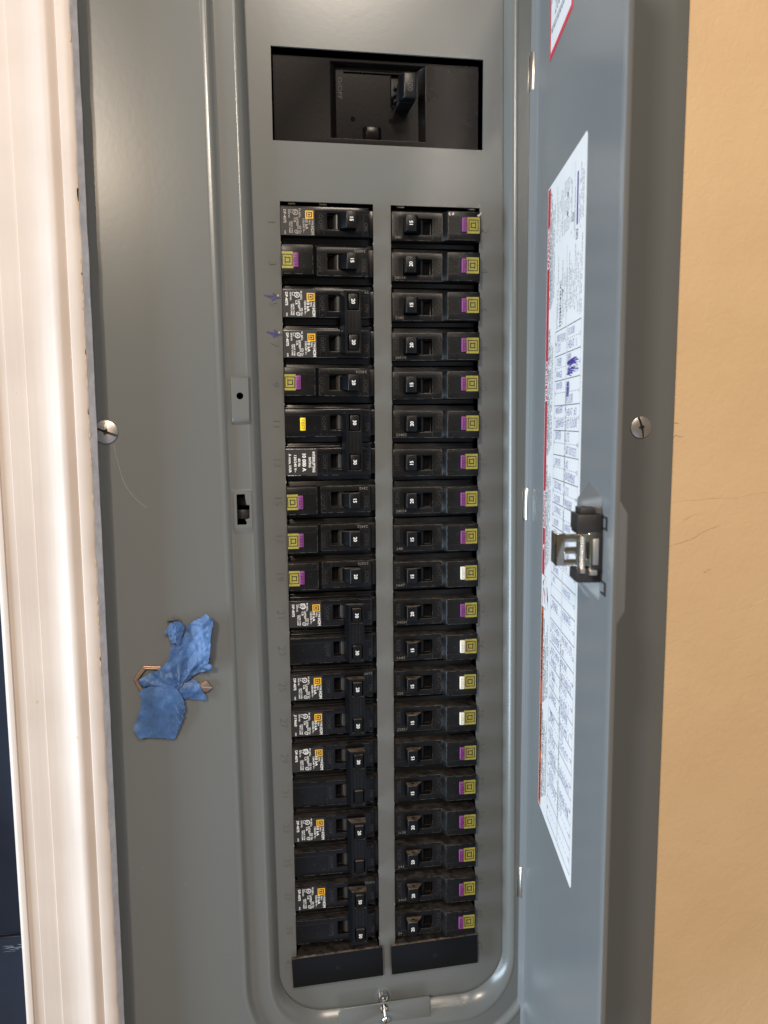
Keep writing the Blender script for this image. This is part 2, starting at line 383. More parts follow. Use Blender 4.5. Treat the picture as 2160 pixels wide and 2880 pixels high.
# ================================================================== DOOR CASING at the left
def casing():
    t = thing('door_casing', 'cream painted door casing with stepped moulding and chipped right edge', 'door trim', (-152, 0, 0))
    prof = [(-212.5, 14), (-212.8, -17), (-212.0, -19.0), (-209.8, -20.2), (-207.4, -20.2), (-206.9, -18.9), (-200.6, -19.3),
            (-200.0, -20.6), (-189.0, -21.2), (-188.4, -22.6), (-184, -22.8), (-180, -23.4), (-176.5, -24.5), (-173, -26.0), (-170, -27.6),
            (-167.5, -28.9), (-165.0, -28.5), (-162.8, -27.5), (-161.2, -26.9), (-160.9, -28.1), (-160.3, -28.5), (-153.4, -28.5), (-152.4, -28.1), (-152.0, -27.2)]
    mb = MB(); zs = [-460+ i*4.0 for i in range(245)]
    rings = []
    for z in zs:
        lean = (z-100)/650*2.6*1.0
        row = []
        for i, (x, y) in enumerate(prof):
            w_ = 0
            if i >= len(prof)-3: w_ = noise.noise(Vector((z*0.09, 3, i*0.2)))*0.55 + noise.noise(Vector((z*0.5, 7, 0)))*0.18
            row.append((x+152+lean*(0.9 if x > -170 else 0.75)+w_, y+(abs(w_)*0.4 if i >= len(prof)-2 else 0), z))
        rings.append(row)
    n = len(prof); V = [p for r in rings for p in r]
    mb.add(V, [(k*n+i, k*n+i+1, (k+1)*n+i+1, (k+1)*n+i) for k in range(len(zs)-1) for i in range(n-1)])
    part('moulding', mb, [CASINGM], t)
    # bare side face toward the panel, slightly wavy
    mb = MB(); V = []
    for k, z in enumerate(zs):
        lean = (z-100)/650*2.6*0.9
        w1 = noise.noise(Vector((z*0.09, 3, 4.6)))*0.35; w2 = noise.noise(Vector((z*0.05, 9, 0)))*0.35
        V += [(-0.3+lean+w1*1.4, -28.42, z), (2.5+lean+w2, -24.6, z), (1.9+lean+w2, -23.4, z), (0.2+lean, -20, z), (0.0+lean, 2, z)]
    mb.add(V, [(k*5+i, k*5+i+1, (k+1)*5+i+1, (k+1)*5+i) for k in range(len(zs)-1) for i in range(4)])
    part('side_face', mb, [GAPM], t)
    # chips along the edge where the paint broke away
    mb = MB(); random.seed(3)
    spots = [330, 247, 243, 205, 196, 183, 176, 160, 151, 140, 122, 116, 108, 96, 88, 70, 30, 8, -4, -12, -26, -34, -130, -138]
    for z in spots:
        L_ = random.uniform(4, 15); wv = random.uniform(0.3, 0.75); lean = (z-100)/650*2.6*0.9; P = []
        for k in range(12):
            a = 2*math.pi*k/12
            P.append((lean-0.9+math.cos(a)*wv*random.uniform(.6, 1.1), z+math.sin(a)*L_/2*random.uniform(.7, 1.1)))
        mb.poly(P, -28.8)
    part('paint_chip', mb, [CHIP], t, smooth=False)
casing()
t = thing('navy_door', 'glossy navy blue door edge with pale scratches beyond the cream casing', 'door', (-220, 0, -100))
mb = MB(); mb.box(-200, 4, -6, 10, -400, -122); part('lower_panel', mb, [NAVY], t, bevel=0.8)
mb = MB(); mb.box(-200, 4, -4, 10, -121.5, 500); part('upper_panel', mb, [NAVY], t, bevel=0.8)
mb = MB(); random.seed(5)
for k in range(12):
    z = -130+random.uniform(-2.5, 2.5); x = random.uniform(-10, 1)
    mb.add([(x, -6.05, z), (x+random.uniform(3, 7), -6.05, z-random.uniform(0, 1.2)), (x+random.uniform(2, 5), -6.05, z+0.25)], [(0, 1, 2)])
part('scratch', mb, [mat('pale scratch', (0.12, 0.15, 0.20), 0.6)], t, smooth=False)

# ================================================================== THE PANEL
panel = thing('breaker_panel', 'grey steel breaker panel with its door swung open on the right', 'electrical panel', (28, 0, 0))
PX = -28          # part meshes are written in wall coordinates, the empty stands at x = 28
def pm(name, mb, mats, parent=panel, **k):
    o = part(name, mb, mats, parent, **k)
    if parent is panel: o.location.x = PX*S
    return o
def pplate(*a, **k):
    o = plate2d(*a, **k); o.location.x = PX*S; return o
def rrect(off, y=None, ztop=470, X0=-52.5, X1=110.7, ZB=-304.5, r=33, n=14):
    ob = off+1.35*min(max(off, 0), 6.5)
    x0, x1, z0, z1 = X0-off, X1+off, ZB-ob, ztop; rr = r+off; rb = r+ob; P = []
    for i in range(n+1):
        a = math.pi+math.pi/2*i/n; P.append((x0+rr+rr*math.cos(a), z0+rb+rb*math.sin(a)))
    for i in range(n+1):
        a = -math.pi/2+math.pi/2*i/n; P.append((x1-rr+rr*math.cos(a), z0+rb+rb*math.sin(a)))
    P += [(x1, z1), (x0, z1)]
    P = [(x+shear(z)-2.0, z) for x, z in P]
    return P
# --- deadfront sheet with its three openings (the punched edges keep small nicks at each knockout)
def nicked(x0, x1, z0, z1, pitch=25.4, amp=0.35):
    P = [(x0, z1)]; z = z1-pitch
    while z > z0+2:
        P += [(x0, z+1.2), (x0+amp*random.uniform(.3, 1.3), z+.5), (x0+amp*random.uniform(.2, 1), z-.4), (x0, z-1.0)]; z -= pitch
    P += [(x0, z0), (x1, z0)]; z = z0+((z1-z0) % pitch)
    while z < z1-2:
        if z > z0+2: P += [(x1, z-1.2), (x1-amp*random.uniform(.3, 1.3), z-.4), (x1-amp*random.uniform(.2, 1), z+.5), (x1, z+1.1)]
        z += pitch
    P += [(x1, z1)]
    return P
MO = [(-40.6, 345.0), (-40.6, 289.4), (94.6, 289.0), (94.6, 344.6)]
OP_L = (-37.1, 22.3, -278, 253.0); OP_R = (33.7, 92.8, -278, 252.8)
pplate(rrect(2.5), [MO, nicked(*OP_L), nicked(*OP_R)], 0, 1.4, 'deadfront', [ENAMEL], panel)
# --- recess wall, door seat and outer cover built as loops
def loops(name, prof, mats):
    mb = MB(); Ls = [[(x, y, z) for x, z in rrect(o)] for o, y in prof]; n = len(Ls[0])
    V = [p for l in Ls for p in l]; F = []
    for k in range(len(Ls)-1):
        for i in range(n-1):
            if i == n-2: continue
            F.append((k*n+i, k*n+i+1, (k+1)*n+i+1, (k+1)*n+i))
        F.append((k*n+n-1, k*n, (k+1)*n, (k+1)*n+n-1))
    mb.add(V, [tuple(reversed(f)) for f in F]); return pm(name, mb, mats)
loops('recess_wall', [(1.6, -0.3), (0.3, -0.9), (0.0, -1.4), (0.2, -2.0), (1.2, -4.4), (2.6, -6.9), (4.2, -8.5), (5.6, -9.2), (6.6, -9.3), (7.2, -9.12)], [ENAMEL])
# seat strip with latch slot and lock hole
SEAT = -9.1
slot = [(-70.3, 49.0), (-64.6, 49.0), (-64.2, 50.6), (-65.2, 52.2), (-62.4, 53.2), (-62.2, 61.6), (-64.2, 62.0), (-64.8, 66.0), (-65.0, 68.8), (-70.3, 68.8)]
slot = [(x+1.4, z) for x, z in slot]
lockhole = circle(-65.0, 131.0, 2.1)
pplate(rrect(18.0), [rrect(7.1), slot, lockhole], SEAT, SEAT+1.2, 'door_seat', [ENAMEL], panel)
loops('cover_bead', [(18.0, -9.1), (18.8, -9.2), (19.8, -9.9), (20.8, -11.0), (21.6, -11.9), (22.6, -12.35), (23.8, -12.2), (25.2, -11.9), (26.2, -12.0)], [ENAMEL])
xl, xr = -163, 218
flange_out = [(xl, -470), (xr-1.0, -470), (xr+0.6, 470), (xl, 470)]
pplate(flange_out, [rrect(26.1)[:-2]+[(rrect(26.1)[-2][0], 466), (rrect(26.1)[-1][0], 466)]], -12.0, -10.8, 'cover_flange', [ENAMEL], panel)
mb = MB(); P = [(0, -12.0), (1.2, -12.0), (2.6, -11.8), (9.6, -10.6), (10.8, -10.1), (11.4, -9.2), (11.6, -8.0), (11.6, 0.9)]
for sgn, b0, t0 in ((1, xr-1.0, xr+0.6),):
    n = len(P); V = [(b0+a, y, -470) for a, y in P]+[(t0+a, y, 470) for a, y in P]
    mb.add(V, [(i, i+1, n+i+1, n+i) for i in range(n-1)])
pm('cover_rim', mb, [ENAMEL])
# raised lock tab and frame of the latch slot
def raised(name, x0, x1, z0, z1, y, hole=None):
    # open plateau: front ring sloping back to the seat, lower end a deeper rounded lip
    mb = MB(); e = 1.3
    o = [(x0-e, SEAT-.02, z0-4.0), (x1+e, SEAT-.02, z0-4.0), (x1+e, SEAT-.02, z1+1.6), (x0-e, SEAT-.02, z1+1.6)]
    m_ = [(x0-.3, y+.5, z0-1.8), (x1+.3, y+.5, z0-1.8), (x1+.3, y+.5, z1+.4), (x0-.3, y+.5, z1+.4)]
    i_ = [(x0, y, z0), (x1, y, z0), (x1, y, z1), (x0, y, z1)]
    mb.loft([o, m_, i_], cap0=False, cap1=False)
    me = mb.mesh(name, [ENAMEL], bevel=0.5, ang=15); ob = link(name, me, panel); ob.location.x = PX*S
    h = [hole] if hole else []
    pplate([(x0, z0), (x1, z0), (x1, z1), (x0, z1)], h, y, y+1.0, name+'_face', [ENAMEL], panel)
raised('lock_tab', -69.6, -59.5, 117.0, 142.0, -11.6, circle(-64.9, 131.0, 2.2))
raised('latch_keeper', -70.6, -59.6, 47.2, 70.2, -10.4, slot)
mb = MB(); mb.box(-69, -61, -4, -3, 52, 58); mb.box(-69, -60, 2, 3, 60, 66)
pm('catch_block', mb, [LATCHP], bevel=0.2)
# numerals pressed into the sheet beside each space
for k in range(21):
    for side in (0, 1):
        n_ = 2*k+1+side; z = (240.2 if side == 0 else 238.3)-25.35*k
        if z < -277 and side: continue
        x = -42.6+k*0.04 if side == 0 else 96.4
        if n_ == 41: x = -42.8
        mb = MB(); mb.text(str(n_), x, z, 4.9, -90, y=-0.45, depth=0.5, bold=-0.022)
        pm('pressed_numeral', mb, [ENAMEL], smooth=False)
# pen smears beside spaces 5 and 7
for P_ in ([(-48.8, 194.9), (-38.7, 193.1), None], [(-47.6, 172.0), (-38.4, 170.0), None]):
    mb = MB(); random.seed(int(P_[0][1])); x1_, z1_ = P_[1]; x0_, z0_ = P_[0]
    V = []
    for k in range(44):
        a = 2*math.pi*k/44
        rr = 1.7+1.5*max(0, math.cos(3*a+0.4))**2+random.uniform(-.35, .35)
        V.append((x1_-2.6+rr*math.cos(a)*1.15, z1_+0.6+rr*math.sin(a)))
    mb.poly(V, -0.06); mb.poly([(x0_, z0_-.3), (x1_-4, z1_-.9), (x1_-4, z1_+1.6), (x0_+1, z0_+.4)], -0.08)
    pm('ink_smear', mb, [PENSMEAR], smooth=False)
    o = pm('pen_dot', (lambda q: (q.poly([(x1_-1.6, z1_+1.2), (x1_-.4, z1_+1.0), (x1_-.3, z1_+2.4), (x1_-1.5, z1_+2.1)], -0.10), q)[1])(MB()), [SCUFF], smooth=False)

random.seed(21)
PALE = mat('bare steel nick', (0.60, 0.57, 0.52), 0.35, metal=0.6)
for k in range(34):
    if k < 22:
        x = random.choice((-37.2, 22.4, 33.6, 92.9))+random.uniform(-.35, .25); z = 253-25.4*random.randint(0, 20)+random.uniform(-2, 2)
        rr = random.uniform(.12, .38)
    else: x, z, rr = random.uniform(-48, 104), random.uniform(-290, 380), random.uniform(.08, .2)
    if -36.5 < x < 21.8 or 34.2 < x < 92.3: continue
    mb = MB(); mb.poly([(x+rr*random.uniform(.5, 1.3)*math.cos(a*math.pi/4), z+rr*1.6*random.uniform(.5, 1.3)*math.sin(a*math.pi/4)) for a in range(8)], -0.05)
    pm('paint_nick', mb, [PALE], smooth=False)
for k in range(16):
    x, z = random.uniform(-140, -82), random.uniform(-300, 350); a = random.uniform(0, 6.3); L_ = random.uniform(.3, 2.4); wv = random.uniform(.05, .12)
    mb = MB(); mb.poly([(x, z), (x+L_*math.cos(a), z+L_*math.sin(a)), (x+L_*math.cos(a)-wv*math.sin(a), z+L_*math.sin(a)+wv*math.cos(a))], -12.05)
    pm('fine_scratch', mb, [FIBRE], smooth=False)
# screws
def screw_mesh(r, dome, slot_deg, slot_w=0.9, phillips=True, two=False):
    mb = MB(); nr, na = 30, 120; V = []; c0 = (0, -dome*1.0)
    for i in range(nr+1):
        rr = r*i/nr
        for k in range(na):
            a = 2*math.pi*k/na; x, z = rr*math.cos(a), rr*math.sin(a)
            y = -(dome*(1-(rr/r)**2.6)*0.8+0.9)
            def inslot(d, w_, ln):
                u = x*math.cos(d)+z*math.sin(d); v = -x*math.sin(d)+z*math.cos(d)
                return abs(v) < w_*(1.0 if abs(u) > r*.32 else 1.0+0.6*(1-abs(u)/(r*.32))) and abs(u) < ln
            if inslot(R(slot_deg), slot_w*.55, r*.97): y = -0.35
            elif phillips and inslot(R(slot_deg+90), slot_w*.45, r*.26): y = -0.35
            V.append((x, y, z))
    F = [(i*na+k, i*na+(k+1) % na, (i+1)*na+(k+1) % na, (i+1)*na+k) for i in range(nr) for k in range(na)]
    o = len(V); V += [(r*math.cos(2*math.pi*k/na), -0.1, r*math.sin(2*math.pi*k/na)) for k in range(na)]
    F += [(nr*na+k, nr*na+(k+1) % na, o+(k+1) % na, o+k) for k in range(na)]
    mb.add(V, [tuple(reversed(f)) for f in F])
    mb.m = [1 if all(abs(V[i][1]+0.35) < .01 for i in f) else 0 for f in F]; return mb  # slot faces take the second, darker material as painted shade
for (x, z, r, sd) in ((-146.7, 109.2, 7.1, -21), (203.6, 109.2, 7.3, -74)):
    mb = screw_mesh(r, 1.3, sd, 1.15); mb.v = [(a+x, b-12.0, c+z) for a, b, c in mb.v]
    o = pm('cover_screw', mb, [ZINC, mat('slot shade', (0.03, 0.027, 0.024), .6)])  # dark slot colour stands in for shade inside the slot
# bottom: tab, hole, spring and small screw
def hole_pts(x, z, rx_, rz_, n=20): return [(x+rx_*math.cos(2*math.pi*i/n), z+rz_*math.sin(2*math.pi*i/n)) for i in range(n)]
tabp = [(-8.0, -318), (58.0, -318), (58.2, -299.4), (56.8, -297.9), (-6.0, -299.9), (-7.8, -301.4)]
pplate(tabp, [hole_pts(24.6, -303.6, 2.9, 3.8)], -8.3, -7.2, 'bottom_tab', [ENAMEL], panel, bevel=0.35)
mb = MB(); mb.tube([(24.7+3.1*math.cos(a*.42), -0.3-a*0.105, -298.8+3.1*math.sin(a*.42)) for a in range(42)], 0.42); pm('spring', mb, [ZINC])
mb = MB()
pts = [(24.6, 2-0.28*i, -301.6-0.095*i) for i in range(60)]
mb.tube(pts, 1.0, n=10, rs=[0.8+0.2*(i % 2) for i in range(60)])
mb.v = [(x-0.00*(y), y, z) for x, y, z in mb.v]
s2 = screw_mesh(2.6, 1.5, 70, 0.6); s2.v = [(a+24.6, b-14.2, c-307.0) for a, b, c in s2.v]; mb.add(s2.v, s2.f); mb.m[-len(s2.m):] = s2.m
pm('retaining_screw', mb, [ZINC, LATCHP])
mb = MB(); mb.ring(24.6, -299.2, 3.6, 6.2, -0.06, n=28); pm('dimple', mb, [ENAMEL_D], smooth=False)
# enclosure behind
mb = MB()
mb.box(-139, 204, 100, 102, -460, 470); mb.box(-139, -137, 3, 100, -460, 470); mb.box(202, 204, 3, 100, -460, 470)
pm('enclosure', mb, [SHELLM])
mb = MB()
for x in (-29.5, -9.5, 41, 89):
    mb = MB(); mb.box(x-2.4, x+2.4, 5, 9, 252.6, 256.6); pm('bus_stab', mb, [BUS], bevel=0.4)

# --------------------------------------------------------------- swinging door
DTH = 99.51
door = bpy.data.objects.new('door', None)
def door_profile():
    P = [(-3.0, 1.0), (-3.4, -1.2), (-2.4, -3.1), (-0.6, -3.7), (1.0, -3.2), (1.9, -2.0), (2.7, -1.55), (3.6, -1.9), (4.4, -2.0), (5.2, -1.4), (6.2, -0.5), (8.0, -0.1), (10, 0.0),
         (196, 0), (202.2, 0.0), (202.7, 0.2), (202.7, 0.4), (201.6, 2.5), (201.3, 2.7), (200.6, 2.8), (190, 2.9), (10, 3.0), (3.0, 3.0)]
    return P
mb = MB(); P = door_profile(); zs = [-330, 430]
mb.loft([[(a, y, z) for a, y in P] for z in (-345, 440)])
mb.f = [tuple(reversed(f)) for f in mb.f]
door = part('door', mb, [ENAMEL_D], panel)
door.location = Vector((126.5-28, -10.3, 0))*S; door.rotation_euler = (0, 0, -R(DTH))
# hinge knuckles sit on the cover beside the door
for z0, z1 in ((323, 346), (47.2, 69), (-226.5, -203)):
    mb = MB(); P = [(122.3, -9.2), (122.6, -11.0), (123.4, -12.0), (124.6, -12.4), (125.6, -12.0), (126.0, -10.8), (125.6, -9.2)]
    mb.loft([[(x, y, z0+(0.6 if i < 2 else 0)) for i, (x, y) in enumerate(P)], [(x, y, z1) for x, y in P]])
    mb.box(121.4, 122.2, -9.35, -8.6, z0-0.6, z1-2.5, 1)
    pm('hinge_knuckle', mb, [NICKEL, INKB], bevel=0.15)

# directory label: one sheet, printed and written on
def dashes(mb, a, z0, z1, h, m, fill=0.8, jit=0.0, y=-0.19):
    z = z0
    while z < z1:
        L_ = random.uniform(0.5, 2.6)
        if random.random() < fill: mb.rect(a-h/2, a+h/2, z, min(z+L_, z1), y, m)
        z += L_+random.uniform(0.25, 0.7)
random.seed(11)
lab = MB(); PAP, PR, RD, OR, BL, DV, WT, BK = range(8)
ZT, ZB, A0, A1 = 248.5, -129.3, 48.0, 142.0
lab.prism([(A0, ZB+1), (A0+1, ZB), (A1-1.5, ZB), (A1, ZB+1.5), (A1, ZT-1.5), (A1-1.5, ZT), (A0+1, ZT), (A0, ZT-1)], -0.15, 0.0, PAP)
yb = -0.17
lab.rect(48.7, 56.0, 20.4, 247.5, yb, RD)
for z, t_ in ((202.6, 'DANGER'), (125.7, 'PELIGRO'), (49.0, 'DANGER')):
    lab.text(t_, 52.4, z, 5.2, 90, y=-0.19, m=WT, bold=0.02, ax='L', width=23.7)
lab.poly([(49.4, 37.5), (54.2, 35.3), (54.2, 39.7)], -0.19, WT)
lab.rect(48.7, 56.0, -128.4, -0.2, yb, OR)
for z0, z1, t_ in ((-48, -3, 'AVERTISSEMENT'), (-93, -62, 'ADVERTENCIA'), (-126, -101, 'WARNING')):
    lab.text(t_, 52.4, z0, 5.2, 90, y=-0.19, m=BK, bold=0.03, ax='L', width=z1-z0)
for z in (20.3, 0.0): lab.rect(48.8, 62, z-.2, z+.2, -0.19, PR)
lab.rect(61.8, 62.0, 0, 20.3, -0.19, PR)
# shock figure in the little panel
lab.ring(53.0, 14.8, 0.7, 1.5, -0.19, RD, 14)
for q in ([(51, 1.5), (52.4, 12.6), (53.2, 12.6), (52, 1.5)], [(58.6, 3), (54, 12), (54.8, 12.6), (59.6, 3.4)], [(60, 8), (54.6, 11.4), (54.8, 12.6), (60.6, 8.8)], [(52.4, 15), (56.6, 19), (57.2, 18.4), (53.2, 14.2)]):
    lab.poly(q, -0.19, RD)
lab.poly([(64, 14.5), (66, 9.2), (64.9, 9.4), (69.6, 1.4), (67.5, 6.9), (69.4, 6.6), (65.6, 14.5)], -0.19, BK)
for a in (57.6, 59.0, 60.6, 62.2, 64.2, 66.2, 69.4, 71.6):
    for z0, z1 in ((176, 244), (92, 168), (24, 88), (-60, -6), (-122, -64)):
        z1v = z1-random.uniform(0, 14)*(a > 60); bold_ = a in (57.6, 69.4)
        if z0 < 0 or a < 70: dashes(lab, a, z0+abs(a-57)*.6, z1v, 1.15 if bold_ else 0.8, PR, 0.9)
# product block above the grid
lab.text('HOMC42UC', 88.0, 165.2, 3.9, 90, y=-0.19, m=BK, bold=0.025, ax='L', width=24.5)
for a in (79.4, 81.8, 93.0, 97.2, 101.2, 105.0, 109.4, 112.6, 115.8, 119.2, 122.4, 126.0, 129.6, 133.6, 136.8):
    dashes(lab, a, 165+random.uniform(0, 8)*(a > 90), 204-random.uniform(0, 16), 1.0 if a in (93.0, 112.6) else 0.75, PR, 0.85)
lab.poly([(91.5, 181), (95.5, 183.2), (91.5, 185.2), (92.8, 183.2)], -0.19, BK)
lab.rect(103.1, 103.4, 164, 205, -0.19, PR)
for k in range(3):
    z = 213+k*9.6
    lab.frame(98.4, 106.2, z, z+6.2, 0.3, -0.19, PR); lab.frame(100.6, 104.2, z+1.4, z+4.6, 0.25, -0.19, PR)
    lab.rect(94.6, 94.9, z-1, z+7, -0.19, PR); lab.rect(95.8, 96.1, z-1, z+7, -0.19, PR)
    if k < 2: lab.poly([(101, z+7.0), (103.6, z+7.0), (103.6, z+8.2), (104.6, z+8.2), (102.3, z+9.4), (100, z+8.2), (101, z+8.2)], -0.19, BK)
    lab.text('(%d)' % (k+1), 109.4, z+3, 1.6, 90, y=-0.19, m=PR)
for a in (76, 79.5, 83.5, 86.8, 90.2): dashes(lab, a, 208+random.uniform(0, 8), 243-random.uniform(0, 10), 0.75, PR, 0.85)
lab.rect(123.2, 126.2, 210.2, 235.4, -0.19, DV)
lab.frame(122.6, 126.6, 203.2, 208.0, 0.55, -0.19, BK); lab.rect(124.0, 125.2, 204.6, 206.6, -0.19, BK)
lab.ring(115.6, 216, 1.6, 2.3, -0.19, PR, 18); lab.text('UL', 115.6, 216, 1.5, 90, y=-0.19, m=PR)
lab.rect(118.4, 118.6, 205, 242, -0.19, PR)
for a in (112, 119.6, 129.0, 131.8, 134.8, 137.4): dashes(lab, a, 207+random.uniform(0, 6), 240-random.uniform(0, 12), 0.7, PR, 0.8)
# grid
G0, G1, GM = 76.8, 138.4, 106.6; PZ = 13.66; ZG = 163.3
for k in range(22):
    z = ZG-PZ*k
    if k < 22:
        lab.rect(G0, GM-.9, z-.22, z+.22, -0.19, PR); lab.rect(GM+.9, G1, z-.22, z+.22, -0.19, PR)
    if k < 21:
        zd = z-PZ/2
        for q in range(6):
            a = G0+2.5+q*4.6; lab.rect(a, a+1.7, zd-.2, zd+.2, -0.19, PR)
            a = GM+2.5+q*4.6; lab.rect(a, a+1.7, zd-.2, zd+.2, -0.19, PR)
        if k: pass
        lab.text(str(4*k+1) if 4*k+1 < 42 else str(4*k+1-42), G0-1.2, z-3.4, 1.8, 0, y=-0.19, m=PR) if False else None
for a in (G0, GM-.9, GM+.9, G1): lab.rect(a-.10, a+.10, ZG-PZ*21, ZG, -0.19, PR)
for z0, z1 in ((40, 132), (-60, -8), (-110, -64)): dashes(lab, GM, z0, z1, 0.8, PR, 0.9)
odd = [n for n in range(1, 43, 2)]
for k in range(21):
    zc = ZG-PZ*(k+.5)
    lab.text(str(2*k+1), G0+1.0, zc+0.0, 2.1, 0, y=-0.20, m=PR, ax='L', width=1.0*len(str(2*k+1))+.3)
    lab.text(str(2*k+2), G1-1.6-len(str(2*k+2))*1.2, zc+0.0, 2.1, 0, y=-0.20, m=PR, ax='L')
Lw = ['2ND FLOOR', 'LTS', 'OVER', 'RANGE', 'DRYER', '', 'WASHER', 'DISHWSH', 'DRYER', '', 'DRYER', '', 'SECOND', 'FLOOR', 'LIVING', 'ROOM', 'LTS', 'A/C', 'A/C', 'SPARE', 'A/C',
      '', 'SPARE', '', 'KITCHEN', 'COUNTER', 'KITCHEN', 'RANGE', 'HALL', 'LTS', 'RANGE', '', 'BSMT', 'LTS', 'PLUGS', 'GARAGE', 'GARAGE', 'DOOR', 'OUTSIDE', '', '', '']
Rw = ['FLOOR', 'HEAT  1', '', 'WIN', 'KIT OUTLETS', '#1', 'FLOOR', 'HEAT  #2', '1ST FLOOR', 'LTS', 'KIT OUTLETS', '#2', 'BASEMENT', 'LTS', 'WASHER', '', 'RANGE', 'HOOD', 'SMOKE', 'LTS', '',
      'FRIDGE', '', 'FURNACE', '', 'FRONT  LTS', '#1', 'FRONT', 'KITCHEN LTS', 'PLUGS', 'ROOM  1', 'SHOWER', 'ROOMS  2', 'LTS', 'OUTLETS', '', 'BEDROOM 3', '', 'UNDER SINK', 'LTS', '', '']
Rw.remove('')
for k, (a_, b_) in enumerate(zip(Lw, Rw)):
    z = ZG-PZ/2*(k+.5)
    hh = random.uniform(3.6, 5.0)
    if a_: lab.text(a_, G0+4.5+random.uniform(-.6, .8), z+random.uniform(-.7, .7), hh, random.uniform(-3, 3), y=-0.21, m=BL, ax='L', width=min(22, 3.0*len(a_)), bold=-0.012, shear=random.uniform(-.1, .3))
    if b_: lab.text(b_, GM+2.6+random.uniform(-.6, .8), z+random.uniform(-.7, .7), hh, random.uniform(-3, 3), y=-0.21, m=BL, ax='L', width=min(24, 2.8*len(b_)), bold=-0.012, shear=random.uniform(-.1, .3))
# the scribbled-out entry
for k in range(26):
    z = 145.0-random.uniform(0, 7.5); a = GM+1.5+random.uniform(0, 4); L_ = random.uniform(9, 24)*(1 if z > 140 else .6)
    q = random.uniform(-1.6, 2.0); lab.poly([(a, z), (a+L_, z+q), (a+L_, z+q+.55), (a, z+.5)], -0.22-k*0.002, DV)
for k in range(9):
    z = 133.6-k*.9; lab.poly([(GM+1.5, z), (GM+7, z+random.uniform(-.7, .7)), (GM+7, z+.8), (GM+1.5, z+.6)], -0.22-k*.002, DV)
for z, a in ((8, 88), (-14, 84)):
    for k in range(6): lab.poly([(a-4+k, z-42+random.uniform(-1, 1)), (a-1+k, z-43), (a-1+k, z-42.3)], -0.22, DV)
part('directory_label', lab, [PAPER, INKP, RED, DKOR, PEN, PEND, PAPER, INKB], door, smooth=False)
# danger sticker near the top
lab = MB(); lab.prism(rect(45, 104.6, 320.6, 420), -0.2, 0, 0); lab.prism(rect(48.2, 101.0, 323.6, 417), -0.24, -0.2, 1)
lab.rect(48.2, 101, 335.6, 336.4, -0.25, 2); lab.rect(48.2, 101, 350.0, 350.6, -0.25, 2)
dz = [(49.5, 333.2)]
random.seed(2)
a = 50
while a < 98:
    L_ = random.uniform(1.5, 5); lab.rect(a, a+L_, 333.4, 334.7, -0.25, 2); a += L_+.8
lab.text('200', 66, 343.2, 7.0, 0, y=-0.25, m=2, shear=.3)
part('danger_label', lab, [RED2, PAPER, INKP], door, smooth=False)
# latch: raised pocket, plastic housing, steel hook
mb = MB()
o_ = [(158, 0.02, 30), (182.5, 0.02, 34), (182.5, 0.02, 81), (158, 0.02, 86)]
i_ = [(165, -6.8, 41), (174.0, -6.8, 41), (174.0, -6.8, 78.5), (165, -6.8, 78.5)]
mb.loft([o_, i_], cap0=False); part('latch_pocket', mb, [ENAMEL_D], door, bevel=1.3, seg=3, ang=15)
mb = MB(); mb.loft([[(188, 2.0, 25), (201.7, 2.0, 27), (201.7, 2.0, 82), (188, 2.0, 85)], [(190, 6.6, 33), (199.8, 6.6, 34), (199.8, 6.6, 75), (190, 6.6, 77)]], cap0=False)
mb.f = [tuple(reversed(f)) for f in mb.f]
part('outer_pull', mb, [ENAMEL_D], door, bevel=0.6)
mb = MB()
def lbox(x0, x1, y0, y1, z0, z1): mb.box(x0-9.5, x1-9.5, y0+2.4, y1+2.4, z0-1.6, z1-1.6)
lbox(182, 196.5, -13.5, -3.0, 67.5, 75.0); lbox(183, 196, -13.3, -3.0, 66.2, 67.6); lbox(184, 195, -12.0, -5.5, 75, 77.6)
lbox(181, 196.5, -7.2, -2.5, 45.5, 67.5); lbox(182, 196.5, -13.5, -3.0, 45.0, 51.2)
part('latch_housing', mb, [LATCHP], door, bevel=0.35)
mb = MB()      # slotted steel hook: plate facing the room, bent back toward the door
for bx in ((195.2, 196.4, -22.5, -19.0, 52.5, 66.5), (195.2, 196.4, -19.0, -8.0, 63.0, 66.5), (195.2, 196.4, -19.0, -8.0, 52.5, 55.5), (195.2, 196.4, -19.0, -13.5, 57.8, 60.9)):
    lbox(*bx)
lbox(184, 195.2, -22.5, -21.4, 52.5, 66.5); lbox(195.4, 196.6, -13.9, -12.9, 51.5, 66.0); lbox(190, 196.6, -8.4, -7.2, 50, 67)
part('latch_hook', mb, [CHROME], door, bevel=0.3)
mb = MB(); mb.tube([(186.5, -8.9, 49.9+i*.4) for i in range(36)], 1.3, rs=[1.15+0.3*(i % 3 == 0) for i in range(36)]); lbox(195.4, 197.2, -6.8, -4.4, 53, 64.5)
lbox(196, 198, -12.2, -10.2, 49.5, 51.6); lbox(196, 198, -8.2, -5.0, 48.6, 50.8)
part('latch_spring', mb, [ZINC], door, bevel=0.1)
for z in (70.0, 41.5):
    mb = MB()
    for bx in ((185.5, 193.5, z-2.9, z-2.1), (185.5, 193.5, z+2.1, z+2.9), (191.0, 193.5, z-2.1, z+2.1)): mb.box(bx[0], bx[1], -0.08 if False else -0.3, 0.3, bx[2], bx[3])
    part('latch_slot', mb, [INKB], door, smooth=False)

